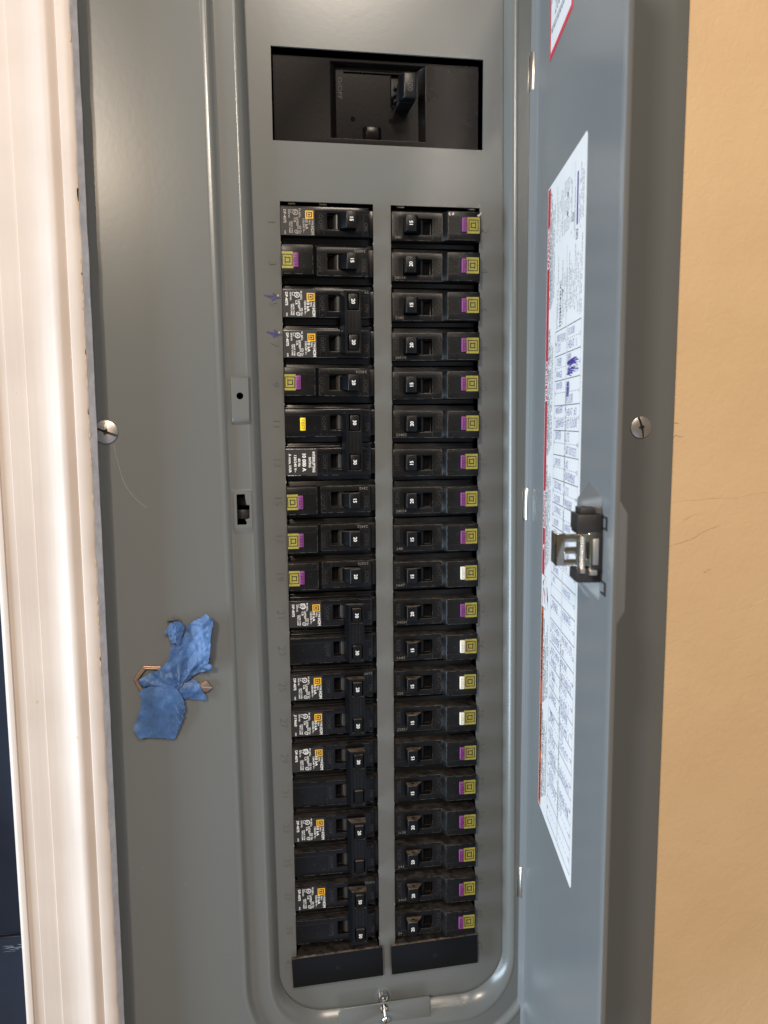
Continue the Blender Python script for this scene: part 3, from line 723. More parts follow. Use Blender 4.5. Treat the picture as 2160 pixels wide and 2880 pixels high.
# ================================================================== MAIN BREAKER
main = thing('main_breaker', 'large black main breaker with toggle thrown right in the top opening', 'main breaker', (27, 10, 317))
def mm(name, mb, mats, **k):
    o = part(name, mb, mats, main, **k); o.location = Vector((-27, -10, -317))*S; return o
def grid_hole(mb, x0, x1, z0, z1, hx0, hx1, hz0, hz1, y, yb, m=0):
    xs = [x0, hx0, hx1, x1]; zs_ = [z0, hz0, hz1, z1]
    for i in range(3):
        for j in range(3):
            if i == 1 and j == 1: continue
            mb.rect(xs[i], xs[i+1], zs_[j], zs_[j+1], y, m)
    mb.add([(x0, y, z0), (x1, y, z0), (x1, y, z1), (x0, y, z1), (x0, yb, z0), (x1, yb, z0), (x1, yb, z1), (x0, yb, z1)],
           [(0, 4, 5, 1), (1, 5, 6, 2), (2, 6, 7, 3), (3, 7, 4, 0)], m)
mb = MB()
grid_hole(mb, -39.4, 92.6, 290.6, 342.2, -3.7, 57.9, 294.3, 340.4, 5.0, 30)
mb.add([(-3.7, 5, 294.3), (57.9, 5, 294.3), (57.9, 5, 340.4), (-3.7, 5, 340.4), (0.3, 10, 295.0), (53.8, 10, 295.0), (53.8, 10, 339.6), (0.3, 10, 339.6)],
       [(0, 1, 5, 4), (1, 2, 6, 5), (2, 3, 7, 6), (3, 0, 4, 7)])
mb.box(-39.3, 92.5, 12.5, 30, 289.5, 342.1)
mm('faceplate', mb, [MAINB], bevel=0.35)
mb = MB(); grid_hole(mb, 0.3, 53.8, 295.0, 339.6, 5.2, 44.0, 316.0, 336.8, 9.98, 14)
mb.rect(5.2, 35.8, 316.0, 336.8, 11.2); mb.add([(5.2, 10, 316), (35.8, 10, 316), (35.8, 10, 336.8), (5.2, 10, 336.8), (5.2, 11.2, 316), (35.8, 11.2, 316), (35.8, 11.2, 336.8), (5.2, 11.2, 336.8)], [(0, 1, 5, 4), (3, 0, 4, 7), (2, 3, 7, 6)])
mm('recessed_plate', mb, [MAINB], smooth=False)
mb = MB(); mb.rect(35.8, 44.0, 316, 336.8, 13.8); mb.box(35.8, 36.2, 9.9, 13.8, 316, 336.8); mm('slider_slot', mb, [DEEP], smooth=False)
mb = MB(); mb.loft([[(38.6, 13, 314.6), (48.0, 13, 314.6), (48.0, 13, 326), (38.6, 13, 326)], [(38.4, 2, 313.2), (47.8, 2, 313.2), (47.8, 2, 327), (38.4, 2, 327)],
                    [(39.2, -6, 313.4), (48.4, -6, 313.4), (48.4, -6, 328.4), (39.2, -6, 328.4)]])
mb.loft([[(37.8, -5.0, 313.6), (48.8, -5.0, 313.6), (48.8, -5.0, 329.6), (37.8, -5.0, 329.6)], [(40.6, -12, 314.0), (48.4, -12, 314.0), (48.4, -12, 329.2), (40.6, -12, 329.2)]])
for k in range(3): mb.box(36.9, 39.4, 3.0, 8.0, 317+k*4.0, 319.4+k*4.0)
tg = mm('toggle', mb, [HANDLE], bevel=0.8, seg=3)
mb = MB(); mb.text('200', 44.6, 321.6, 3.4, -90, y=-12.15, depth=0.3); mm('toggle_numeral', mb, [EMB], smooth=False)
mb = MB(); mb.text('O/OFF', 2.9, 326.6, 2.7, -90, y=9.9, width=13.4, bold=.015); mb.text('I/ON', 50.6, 322, 2.4, -90, y=9.9, bold=.01); mm('moulded_lettering', mb, [INKB], smooth=False)
for x, z in ((11.0, 308.0), (35.9, 307.9)):
    mb = MB(); mb.poly(circle(x, z, 1.6), 9.93); mm('screw_hole', mb, [DEEP], smooth=False)
mb = MB(); mb.loft([[(17.2, 10, 295.0), (29.4, 10, 295.0), (29.4, 10, 303.2), (17.2, 10, 303.2)], [(19.4, 6.4, 295.0), (27.2, 6.4, 295.0), (27.2, 6.4, 302.8), (19.4, 6.4, 302.8)]], cap0=False)
mm('mounting_boss', mb, [MAINB], bevel=0.3)

# ================================================================== BRANCH BREAKERS
ZR0, ZL0, P_ = 239.75, 240.7, 25.4
XRC, XLC = 45.1, 7.2
def nose_grid(mb, xs, ys, zs_, hole_i, hole_depth=5.0, skirt=9.0):
    """stepped front face with a rectangular handle slot; xs/ys give the profile"""
    for i in range(len(xs)-1):
        for j in range(len(zs_)-1):
            if i == hole_i and j == 1: continue
            mb.add([(xs[i], ys[i], zs_[j]), (xs[i+1], ys[i+1], zs_[j]), (xs[i+1], ys[i+1], zs_[j+1]), (xs[i], ys[i], zs_[j+1])], [(0, 1, 2, 3)])
    n = len(xs)
    for zz, rev in ((zs_[0], False), (zs_[-1], True)):
        V = [(xs[i], ys[i], zz) for i in range(n)]+[(xs[i], skirt, zz) for i in range(n)]
        F = [(i, n+i, n+i+1, i+1) for i in range(n-1)]
        mb.add(V, [tuple(reversed(f)) for f in F] if rev else F)
    for xx, y, rev in ((xs[0], ys[0], True), (xs[-1], ys[-1], False)):
        V = [(xx, y, z) for z in zs_]+[(xx, skirt, z) for z in zs_]; m_ = len(zs_)
        F = [(i, m_+i, m_+i+1, i+1) for i in range(m_-1)]
        mb.add(V, [tuple(reversed(f)) for f in F] if rev else F)
    h0, h1, a, b = xs[hole_i], xs[hole_i+1], zs_[1], zs_[2]; y = ys[hole_i]; d = y+hole_depth
    mb.add([(h0, y, a), (h1, y, a), (h1, y, b), (h0, y, b), (h0, d, a), (h1, d, a), (h1, d, b), (h0, d, b)],
           [(0, 1, 5, 4), (1, 2, 6, 5), (2, 3, 7, 6), (3, 0, 4, 7), (4, 5, 6, 7)], 1)
def bevel_profile(mb, off):
    return mb
# --- arc/ground fault breaker: raised test section at the outer end (local +x)
ZS = [-9.7, -5.6, 4.4, 8.6]
def body_afci(end):
    mb = MB(); nose_grid(mb, [-11.1, -3.4, 15.2, 22.2, 24.4, end], [-3, -3, -3, -3, -8, -8], ZS, 1)
    mb.box(-16.5, -11.2, 1.2, 12, -9.2, 8.0)
    mb.box(-18, 46.0, 5.2, 60, -12.5, 12.4)
    return mb.mesh('body', [BLACK, DEEP], bevel=0.45, seg=2, ang=25)
def parting(x0, x1, z, y):  # fine moulded parting line, proud of the face
    mb = MB(); mb.box(x0, x1, y-0.06, y+.2, z-.07, z+.07); return mb
def body_lines():
    mb = MB()
    for bx in ((-11.0, -3.5, -3, -5.6), (15.3, 22.0, -3, -5.2), (24.6, 46.2, -8, -5.2)): mb.box(bx[0], min(bx[1], 44.1), bx[2]-.05, bx[2]+.1, bx[3]-.06, bx[3]+.06)
    mb.box(18.0, 18.12, -3.05, -2.9, -5.0, 7.6); mb.box(-7.2, -7.08, -3.05, -2.9, -5.4, 7.4); mb.box(34.0, 34.1, -8.05, -7.9, 4, 8.2)
    mb.text('I/ON', -8.6, 1.4, 2.6, 90, y=-3.1, depth=.1); mb.text('O/OFF', 20.3, 1.0, 2.6, 90, y=-3.1, depth=.1)
    return mb.mesh('moulded_lettering', [EMB], smooth=False)
def handle_mesh():
    mb = MB()
    def rg(y, x0, x1, z0, z1, c=0.0): return [(x0, y, z0), (x1, y, z0+c), (x1, y, z1-c), (x0, y, z1)]
    mb.loft([rg(2, -3.3, 9.0, -4.4, 3.6), rg(-3, -3.4, 7.7, -4.7, 4.0), rg(-5.5, -3.5, 6.4, -5.0, 4.5, .3), rg(-8, -3.45, 4.9, -5.2, 4.9, .3), rg(-9.7, -3.4, 3.8, -5.3, 5.1), rg(-10.5, -3.3, 3.4, -5.2, 5.0)])
    nf = len(mb.f)
    me = mb.mesh('handle', [HANDLE, DEEP], bevel=0.45, seg=2, ang=25)
    return me
def top_hole(sgn):
    mb = MB(); n = 12
    z = 4.78 if sgn > 0 else -5.02
    V = [(0.9+1.25*math.cos(2*math.pi*i/n), -6.6+0.85*math.sin(2*math.pi*i/n), z+sgn*0.16+ (0.12*(-math.sin(2*math.pi*i/n)))*sgn) for i in range(n)]
    mb.add(V, [tuple(range(n)) if sgn < 0 else tuple(reversed(range(n)))]); return mb.mesh('pin_hole', [DEEP], smooth=False)
def barrel_mesh(bm_):
    mb = MB(); rings = []
    for z in (-5.4, 4.3):
        rings.append([(8.0+2.7*math.cos(a), 1.9-3.2*math.sin(a), z) for a in [math.pi*i/10 for i in range(11)]])
    mb.loft(rings, cap0=False, cap1=False); mb.f = [tuple(reversed(f)) for f in mb.f]
    return mb.mesh('barrel', [bm_])
def rating_mesh(s_, rot=90):
    mb = MB(); mb.text(s_, 0.0, -0.1, 2.25, rot, y=-10.62, bold=0.02); return mb.mesh('rating_lettering', [INKW], smooth=False)
def test_mesh(mats):
    mb = MB(); mb.box(33.7, 36.95, -9.6, -7.6, -4.4, 4.5)
    q = mb.mesh('test_button', [mats[0]], bevel=0.5, seg=3)
    mt = MB(); mt.text('TEST', 35.3, 0.05, 1.9, 90, y=-9.66, width=7.8, bold=.03); return q, mt.mesh('button_lettering', [mats[1]], smooth=False)
def logo_mesh(x1):
    mb = MB(); x0, z0, z1 = 37.05, -4.9, 5.2
    mb.prism(rect(x0, x1, z0, z1), -8.12, -8.0, 0); y = -8.14
    cx_, cz_ = (x0+x1)/2+.1, (z0+z1)/2
    mb.frame(cx_-3.3, cx_+3.3, cz_-3.6, cz_+3.6, 0.55, y, 1)
    # inner letter form: a D with slab serifs, lying on its side
    mb.frame(cx_-1.9, cx_+1.7, cz_-1.7, cz_+1.7, 0.62, y-.01, 1)
    mb.rect(cx_-2.2, cx_-1.3, cz_+1.2, cz_+2.2, y-.02, 1) if False else None
    mb.rect(cx_+1.25, cx_+1.7, cz_-2.3, cz_-1.6, y-.01, 1); mb.rect(cx_+1.25, cx_+1.7, cz_+1.6, cz_+2.3, y-.01, 1)
    return mb.mesh('logo_plate', [OLIVE, INKB], smooth=False)
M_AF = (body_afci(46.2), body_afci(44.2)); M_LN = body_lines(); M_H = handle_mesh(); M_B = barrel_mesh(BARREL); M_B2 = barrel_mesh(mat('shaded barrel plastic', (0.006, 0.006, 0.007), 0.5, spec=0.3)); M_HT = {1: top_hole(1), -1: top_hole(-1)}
M_RT = {s_: rating_mesh(s_) for s_ in ('15', '20')}
M_T = {'purple': test_mesh((PURPLE, PURPLE_D)), 'white': test_mesh((WHITEP, WHITE_D))}
M_LG = (logo_mesh(45.4), logo_mesh(44.1))
_dm = {}
def date_mesh(s_):
    if s_ not in _dm:
        mb = MB(); mb.text(s_, -9.4, -7.4, 1.75, 0, y=-3.06, ax='L', width=1.42*len(s_), bold=.006); _dm[s_] = mb.mesh('date_code', [DATE], smooth=False)
    return _dm[s_]
def wear_mesh(seed, x0, x1, z0, z1, y, n):
    random.seed(seed); mb = MB()
    for k in range(n):
        x, z = random.uniform(x0, x1), random.uniform(z0, z1); L_ = random.uniform(.3, 1.8); a = random.uniform(0, 6.28); wv = random.uniform(.03, .09)
        dx, dz_ = math.cos(a)*L_, math.sin(a)*L_
        mb.add([(x, y, z), (x+dx, y, z+dz_), (x+dx-wv*math.sin(a), y, z+dz_+wv*math.cos(a)), (x-wv*math.sin(a), y, z+wv*math.cos(a))], [(0, 1, 2, 3)])
    return mb
RUB_GLINT = mat('pale rub and edge glint', (0.105, 0.097, 0.091), 0.6, var=0.4, vscale=900)  # serves both random rubs and painted highlights along the edges
M_WEAR_GLINT = []
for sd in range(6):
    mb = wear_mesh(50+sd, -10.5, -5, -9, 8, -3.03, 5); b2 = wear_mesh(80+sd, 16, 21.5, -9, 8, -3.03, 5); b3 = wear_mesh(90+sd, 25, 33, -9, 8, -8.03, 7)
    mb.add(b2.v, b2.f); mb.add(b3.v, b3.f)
    # edge highlights painted as broken pale lines along the rims and steps
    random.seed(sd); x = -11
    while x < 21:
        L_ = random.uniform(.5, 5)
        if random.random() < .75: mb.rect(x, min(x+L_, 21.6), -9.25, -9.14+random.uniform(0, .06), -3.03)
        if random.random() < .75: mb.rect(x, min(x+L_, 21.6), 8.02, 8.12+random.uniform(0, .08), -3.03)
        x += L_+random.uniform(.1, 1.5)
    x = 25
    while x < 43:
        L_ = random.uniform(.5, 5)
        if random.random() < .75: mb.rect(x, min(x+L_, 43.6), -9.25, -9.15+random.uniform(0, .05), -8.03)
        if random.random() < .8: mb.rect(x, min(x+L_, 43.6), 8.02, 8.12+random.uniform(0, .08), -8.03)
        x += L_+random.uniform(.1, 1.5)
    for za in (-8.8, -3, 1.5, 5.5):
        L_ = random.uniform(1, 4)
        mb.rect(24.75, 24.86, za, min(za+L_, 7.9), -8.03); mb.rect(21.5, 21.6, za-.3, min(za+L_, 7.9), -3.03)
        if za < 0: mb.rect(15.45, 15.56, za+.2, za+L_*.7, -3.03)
    M_WEAR_GLINT.append(mb.mesh('wear_and_glint', [RUB_GLINT], smooth=False))
mb = MB(); random.seed(4)
for cxx, czz in ((26.5, 7.4), (44.6, 7.2)):
    for k in range(5):
        x, z = cxx+random.uniform(-1.6, 1.6), czz+random.uniform(-1.2, .7)
        mb.poly([(x+random.uniform(.3, .9)*math.cos(a), min(8.3, z+random.uniform(.3, .8)*math.sin(a))) for a in [i*math.pi/4 for i in range(8)]], -8.03-k*.004)
M_CH = mb.mesh('chipped_corner', [mat('chipped pale plastic', (0.50, 0.46, 0.44), 0.7, var=.3, vscale=900)], smooth=False)

proto = {}
def afci(loc, left, amps, btn, code, label, chip=False, idx=0, dust_top=True):
    random.seed(idx*3+int(left)*101)
    jx, jy, jz = random.uniform(-.3, .3), random.uniform(-.25, .25), random.uniform(-.2, .2)
    t = thing('circuit_breaker', label, 'circuit breaker', (loc[0]+jx*.6, loc[1]+jy, loc[2]+jz), (R(random.uniform(-.35, .35)), (math.pi if left else 0)+R(random.uniform(-.45, .45)), R(random.uniform(-.4, .4))),
              'single breakers with a test button in the two columns')
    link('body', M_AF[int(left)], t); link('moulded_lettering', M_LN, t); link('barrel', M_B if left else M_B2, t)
    h = link('handle', M_H, t); link('rating_lettering', M_RT[amps], h)
    if dust_top: link('pin_hole', M_HT[-1 if left else 1], h)
    q = link('test_button', M_T[btn][0], t); link('button_lettering', M_T[btn][1], q)
    lg = link('logo_plate', M_LG[int(left)], t, (random.uniform(-.15, .1), 0, random.uniform(-.35, .35))); q.location.z = random.uniform(-.3, .3)*S
    if code: link('date_code', date_mesh(code), t)
    link('wear_and_glint', M_WEAR_GLINT[idx % 6], t)
    if chip: link('chipped_corner', M_CH, t)
    return t
W20 = 'first second third fourth fifth sixth seventh eighth ninth tenth eleventh twelfth thirteenth fourteenth fifteenth sixteenth seventeenth eighteenth nineteenth twentieth'.split()
def ordn(n): return str(n)+('th' if 10 <= n % 100 <= 20 else {1: 'st', 2: 'nd', 3: 'rd'}.get(n % 10, 'th'))
amps_r = '15 20 15 20 15 20 15 20 15 15 20 15 15 15 15 15 20 20 20 20'.split()
code_r = ['240', '24114', '2342', '24114', '', '22483', '', '24034', '240', '1647', '24034', '1643', '223', '22263', '', '', '2125', '241', '2403', '24']
white = {9, 11, 12, 13}
word = {'15': 'marked 15', '20': 'marked 20'}
for i in range(20):
    btn = 'white' if i in white else 'purple'
    num = 2*i+2
    pos = 'topmost of right column' if i == 0 else ('lowest in the right column' if i == 19 else W20[i]+' from the top in the right column')
    extra = ' with chipped pale corners' if i == 0 else ''
    afci((XRC, 0, ZR0-P_*i), False, amps_r[i], btn, code_r[i],
         'black breaker%s %s, %s test button, %s' % (extra, word[amps_r[i]], btn, pos), chip=(i == 0), idx=i, dust_top=i > 5)
for i, am, code in ((1, '15', '24093'), (4, '20', '24034'), (7, '15', '2342'), (8, '20', '23422'), (9, '20', '23375')):
    afci((XLC, 0, ZL0-P_*i), True, am, 'purple', code,
         {1: 'black breaker marked 15 with purple test button, first below the top one in left column', 4: 'black breaker marked 20 directly above the yellow test button in the left column', 7: 'black breaker marked 15 directly below the interrupting rating label in the left column', 8: 'middle one of three purple test button breakers stacked together in the left column', 9: 'lowest purple test button breaker in the left column, marked 20'}[i], idx=i+2, dust_top=i > 5)

# --- plain thermal breakers (left column), local x about the handle, not rotated
def plain_body(zoff=0.0, label_flat=False):
    mb = MB(); nose_grid(mb, [-44.0, -14.8, 3.4, 11.9], [-3, -3, -3, -3], [-8.6+zoff, -4.4+zoff, 5.6+zoff, 9.4+zoff], 1)
    mb.box(12.0, 17.0, 1.2, 12, -8.0+zoff, 8.8+zoff)
    mb.box(-50, 18, 5.2, 60, -12.5+zoff, 12.5+zoff)
    mb.box(-43.9, 11.8, 2.2, 5.1, 9.4+zoff, 10.8+zoff)
    return mb
def plain_lines(mb, zoff=0.0, side=True):
    for bx in ((-43.9, -15, 5.4), (3.5, 11.8, 5.4)):
        if bx[0] < bx[1]: mb.box(bx[0], bx[1], -3.05, -2.9, bx[2]-.06+zoff, bx[2]+.06+zoff)
    mb.box(-17.0, -16.9, -3.05, -2.9, -8+zoff, 5.3+zoff); mb.box(-20.6, -20.5, -3.05, -2.9, -8+zoff, 5.3+zoff); mb.box(8.2, 8.3, -3.05, -2.9, -8+zoff, 5.3+zoff)
    mb.text('O/OFF', -18.8, 0.0+zoff, 2.3, -90, y=-3.1, depth=.1); mb.text('ON', 10.0, -2.4+zoff, 2.3, -90, y=-3.1, depth=.1)
    return mb
def print_label(mb, zoff, worn=False, code='DP-4075', nom=False):
    X = lambda x: x-XLC; W_, K_, O_ = 0, 1, 2; y = -3.10
    T = lambda s_, x, z, h, ln=None, b=0.015: mb.text(s_, X(x), z+zoff, h, -90, y=y, m=W_, ax='L', width=ln, bold=b)
    mb.rect(X(-36.9), X(-15.6), -8.4+zoff, 8.4+zoff, -3.06, K_)
    # orange square emblem
    cx_, cz_ = X(-18.9), 4.4+zoff
    mb.rect(cx_-2.5, cx_+2.5, cz_-2.4, cz_+2.4, y, O_); mb.rect(cx_-1.85, cx_+1.85, cz_-1.75, cz_+1.75, y-.01, K_)
    mb.frame(cx_-1.25, cx_+1.15, cz_-1.05, cz_+1.05, .46, y-.014, O_); mb.rect(cx_-1.25, cx_-.8, cz_-1.45, cz_+1.45, y-.016, O_)
    T('TYPE', -17.0, 1.5, 1.25, 3.6); T('HOM', -17.0, -2.6, 1.9, 5.2, .02); T('TIPO', -18.8, 1.5, 1.0, 3.2)
    T('10 kA', -20.6, 1.8, 1.75, 6.6, .02); T('120/240 V~', -22.5, 1.9, 1.15, 8.6)
    T('Al/Cu', -24.9, 6.0, 1.15, 3.4); T('Cu', -24.6, -5.3, 1.15, 1.9); T('Cu', -25.9, -5.6, 1.15, 1.9)
    for dx in (0, 1.3): mb.frame(X(-25.1-dx), X(-24.2-dx), -4.6+zoff, -2.6+zoff, .2, y, W_)
    mb.frame(X(-25.3), X(-24.5), 6.6+zoff, 8.0+zoff, .2, y, W_)
    mb.ring(X(-27.6), 5.6+zoff, 1.35, 1.75, y, W_); mb.text('UL', X(-27.6), 5.6+zoff, 1.2, -90, y=y, m=W_, bold=.02)
    T('LISTED', -26.4, 2.6, 1.25, 5.2); T('C.B.', -28.0, 2.3, 1.25, 3.0)
    mb.ring(X(-27.2), -6.2+zoff, .85, 1.15, y, W_, 14); mb.rect(X(-27.3), X(-27.1), -6.8+zoff, -5.6+zoff, y, W_)
    T('HACR TYPE', -29.9, 0.0, .95, 7.2); T('TIPO CARR', -31.2, 0.0, .95, 7.2)
    T('ISSUE NO.', -31.6, 7.2, .95, 5.2); mb.frame(X(-30.6), X(-29.0), 5.2+zoff, 7.2+zoff, .2, y, W_)
    if nom: mb.frame(X(-27.6-1.6), X(-27.6+1.2), 4.4+zoff, 7.8+zoff, .3, y-.02, W_)
    T(code, -34.2, 7.2, 1.6, 8.3, .02); T('SWD', -34.2, -5.6, .95, 2.3) if not nom else None
def label_int(mb, zoff):
    X = lambda x: x-XLC; y = -3.10
    T = lambda s_, x, z, h, ln=None, b=0.02: mb.text(s_, X(x), z+zoff, h, -90, y=y, m=0, ax='L', width=ln, bold=b)
    mb.rect(X(-36.9), X(-16.5), -8.3+zoff, 8.9+zoff, -3.06, 1)
    T('INTERRUPTING', -18.8, 7.0, 1.7, 13.4); T('RATING', -21.3, 3.4, 1.6, 6.6); T('10 000 A', -25.0, 5.8, 2.3, 11.6, .03)
    T('60 Hz', -28.2, 2.7, 1.6, 5.2); T('120/240 V~', -30.8, 4.9, 1.6, 11.2); T('A nom. I/AIR', -34.2, 5.9, 1.6, 12.4)
    random.seed(1); x = -36.8
    while x < -17:
        L_ = random.uniform(.5, 2.6); mb.rect(X(x), X(min(x+L_, -16.6)), 8.75+zoff, 8.75+zoff+random.uniform(.08, .25), y, 0)
        if random.random() < .7: mb.rect(X(x), X(min(x+L_, -16.6)), -8.4+zoff, -8.4+zoff+random.uniform(.08, .22), y, 0)
        x += L_+random.uniform(.1, .8)
PRINT = [INKW, INKB, ORANGE]
def plain_handle():
    mb = MB()
    def rg(y, x0, x1, z0, z1): return [(x0, y, z0), (x1, y, z0), (x1, y, z1), (x0, y, z1)]
    mb.loft([rg(2, -9.0, 3.3, -3.8, 4.4), rg(-3, -7.7, 3.4, -4.2, 4.7), rg(-5.5, -6.6, 3.5, -4.7, 5.0), rg(-8, -5.0, 3.45, -5.1, 5.2), rg(-9.7, -3.8, 3.4, -5.3, 5.3), rg(-10.5, -3.4, 3.3, -5.2, 5.2)])
    return mb
# space 1: a single breaker with a worn printed label
t = thing('circuit_breaker', 'single breaker marked 15 with worn white printed label, topmost of the left column', 'circuit breaker', (XLC, 0, ZL0))
part('body', plain_body(-.4), [BLACK_G, DEEP], t, bevel=0.5); part('moulded_lettering', plain_lines(MB(), -.4), [EMB], t, smooth=False)
h = part('handle', plain_handle(), [HANDLE], t, bevel=.45, ang=25); mb = MB(); mb.text('15', 0, .1, 2.25, -90, y=-10.62, bold=.02); part('rating_lettering', mb, [INKW], h, smooth=False)
mb = MB(); print_label(mb, -.6, True); part('printed_label', mb, [INKW2, INKB, ORANGE], t, smooth=False)
b = link('barrel', M_B, t); b.rotation_euler = (0, math.pi, 0)
# double-pole breakers with tied handles
def double(i, a1, a2, kind1, kind2, label, code=None, dust=True, nom=False, code2='DP-4075'):
    t = thing('double_breaker', label, 'circuit breaker', (XLC, 0, ZL0-P_*i-P_/2), (0, 0, 0), 'double breakers with tied handles in the left column')
    for q, kind in ((1, kind1), (-1, kind2)):
        zo = q*P_/2
        part('body', plain_body(zo-.3), [BLACK_G, DEEP], t, bevel=.5)
        part('moulded_lettering', plain_lines(MB(), zo-.3), [EMB], t, smooth=False)
        b = link('barrel', M_B, t, (0, 0, zo)); b.rotation_euler = (0, math.pi, 0)
        if kind == 'print': mb = MB(); print_label(mb, zo-.5, nom=nom, code=('DP-4075' if q == 1 else code2)); part('printed_label', mb, PRINT, t, smooth=False)
        elif kind == 'int': mb = MB(); label_int(mb, zo-.3); part('printed_label', mb, PRINT, t, smooth=False)
        elif kind == 'test':
            mb = MB(); mb.box(-34.4, -30.9, -4.4, -2.8, zo-4.9, zo+3.5); q_ = part('test_button', mb, [YELLOWP], t, bevel=.4)
            mb = MB(); mb.text('TEST', -32.6, zo-.7, 1.9, -90, y=-4.47, width=7.2, bold=.03); part('button_lettering', mb, [YELLOW_D], q_, smooth=False)
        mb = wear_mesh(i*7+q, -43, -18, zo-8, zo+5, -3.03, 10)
        x = -43.5  # broken pale lines along both edges, highlights put into the colour
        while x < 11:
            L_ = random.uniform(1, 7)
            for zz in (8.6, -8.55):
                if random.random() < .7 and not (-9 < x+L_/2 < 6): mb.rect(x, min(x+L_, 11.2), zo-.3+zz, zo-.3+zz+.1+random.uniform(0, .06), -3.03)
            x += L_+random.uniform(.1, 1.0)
        part('wear_and_glint', mb, [RUB_GLINT], t, smooth=False)
    # handle tie with two rating pads let into it
    tie = MB(); H_ = P_/2
    zs_ = [-19.6, -17.9, -7.6, 7.4, 17.9, 19.7]; xs = [-6.2, -4.4, 2.7, 4.1]
    for a in range(3):
        for b_ in range(5):
            if a == 1 and b_ in (1, 3): continue
            tie.rect(xs[a], xs[a+1], zs_[b_], zs_[b_+1], -12.5)
    for b_ in (1, 3):
        x0, x1, z0, z1 = xs[1], xs[2], zs_[b_], zs_[b_+1]
        tie.add([(x0, -12.5, z0), (x1, -12.5, z0), (x1, -12.5, z1), (x0, -12.5, z1), (x0, -9.5, z0), (x1, -9.5, z0), (x1, -9.5, z1), (x0, -9.5, z1)],
                [(0, 1, 5, 4), (1, 2, 6, 5), (2, 3, 7, 6), (3, 0, 4, 7), (4, 5, 6, 7)])
    xa, xb, z0, z1 = xs[0], xs[-1], zs_[0], zs_[-1]
    tie.add([(xa, -12.5, z0), (xb, -12.5, z0), (xb, -12.5, z1), (xa, -12.5, z1), (xa-2.4, -4.5, z0+.6), (xb+.3, -4.5, z0+.6), (xb+.3, -4.5, z1-.6), (xa-2.4, -4.5, z1-.6)],
            [(0, 4, 5, 1), (1, 5, 6, 2), (2, 6, 7, 3), (3, 7, 4, 0), (4, 7, 6, 5)])
    for q in (1, -1): tie.box(-8.0, 2.6, -4.6, 3, q*H_-4.2, q*H_+4.4)
    tie.v = [(x+1.0, y, z) for x, y, z in tie.v]
    T_ = part('handle_tie', tie, [HANDLE], t, bevel=.4, ang=25)
    for q, am in ((1, a1), (-1, a2)):
        mb = MB(); mb.box(-2.8, 3.15, -13.4, -9.6, q*H_-4.7, q*H_+4.7); pd = part('rating_pad', mb, [HANDLE], t, bevel=.35)
        if am: mb = MB(); mb.text(am, 0.15, q*H_, 2.25, -90, y=-13.5, bold=.02); part('rating_lettering', mb, [INKW], pd, smooth=False)
    mb = MB(); random.seed(i)
    for r_ in range(3):
        z = 5.6
        while z > -5.5:
            L_ = random.uniform(.5, 1.6); x = -2.6+r_*2.2; mb.box(x, x+random.uniform(.5, 1.5), -12.6, -12.4, z-.14, z+.0); mb.box(x, x+.14, -12.6, -12.4, z-L_, z); z -= L_+.35
    part('relief_marks', mb, [EMB], T_, smooth=False)
    if code: mb = MB(); mb.text(code, 11.4, 8.6+P_/2-1.2-.2, 1.6, 180 if code != '25051' else 0, y=-3.06, ax='L' if code != '25051' else 'R', width=1.35*len(code)); part('date_code', mb, [DATE], t, smooth=False)
double(2, '20', '20', 'print', 'print', 'double breaker marked 20 twice with blue ink smears on the sheet beside it', '24')
double(5, '30', '30', 'test', 'int', 'double breaker marked 30 twice with a yellow test button above an interrupting rating label')
double(10, '30', '30', 'print', None, 'double breaker marked 30 twice with a printed label on the upper pole only', nom=True)
double(12, '20', '20', 'print', 'print', 'double breaker marked 20 twice in the lower left column with printed labels on both poles', '2348', code2='J119660')
double(14, '30', '', 'print', None, 'double breaker with blank lower pad under the number 30, two pairs above the filler plate', nom=True)
double(16, '20', '', 'print', None, 'double breaker whose upper pad reads 20 over a blank pad, second from the bottom')
double(18, '50', '50', 'print', None, 'double breaker marked 50 twice, lowest in the left column above the filler plate', '25051')

# --- filler plates
def filler(x0, x1, zt, zb, tilt, label, cx_, cz_, o0, o1):
    t = thing('filler_plate', label, 'filler plate', ((x0+x1)/2, 0, (zt+zb)/2), (0, -tilt, 0), 'blank filler plates under the two columns')
    w_, h_ = (x1-x0)/2, (zt-zb)/2
    mb = MB(); mb.box(-w_, w_, -5.0, -2.6, -h_, h_); part('plate', mb, [HANDLE], t, bevel=.7, seg=3)
    mb = MB(); mb.box(o0-(x0+x1)/2, o1-(x0+x1)/2, -2.6, 22, -h_+5, h_-0.6); part('block', mb, [BLACK_G], t, bevel=.5)
    mb = MB(); mb.ring(cx_-(x0+x1)/2, cz_-(zt+zb)/2, .95, 1.2, -5.06, n=24); part('moulded_ring', mb, [EMB], t, smooth=False)
filler(-40.2, 24.2, -258.9, -281.4, 0.03, 'blank black filler plate under the left column, the lower of the two', -8.2, -270.1, -36.4, 21.6)
filler(30.3, 94.0, -257.0, -279.7, 0.03, 'blank black filler plate under the right column, the slightly higher of the two', 62, -269.0, 34.3, 92.0)

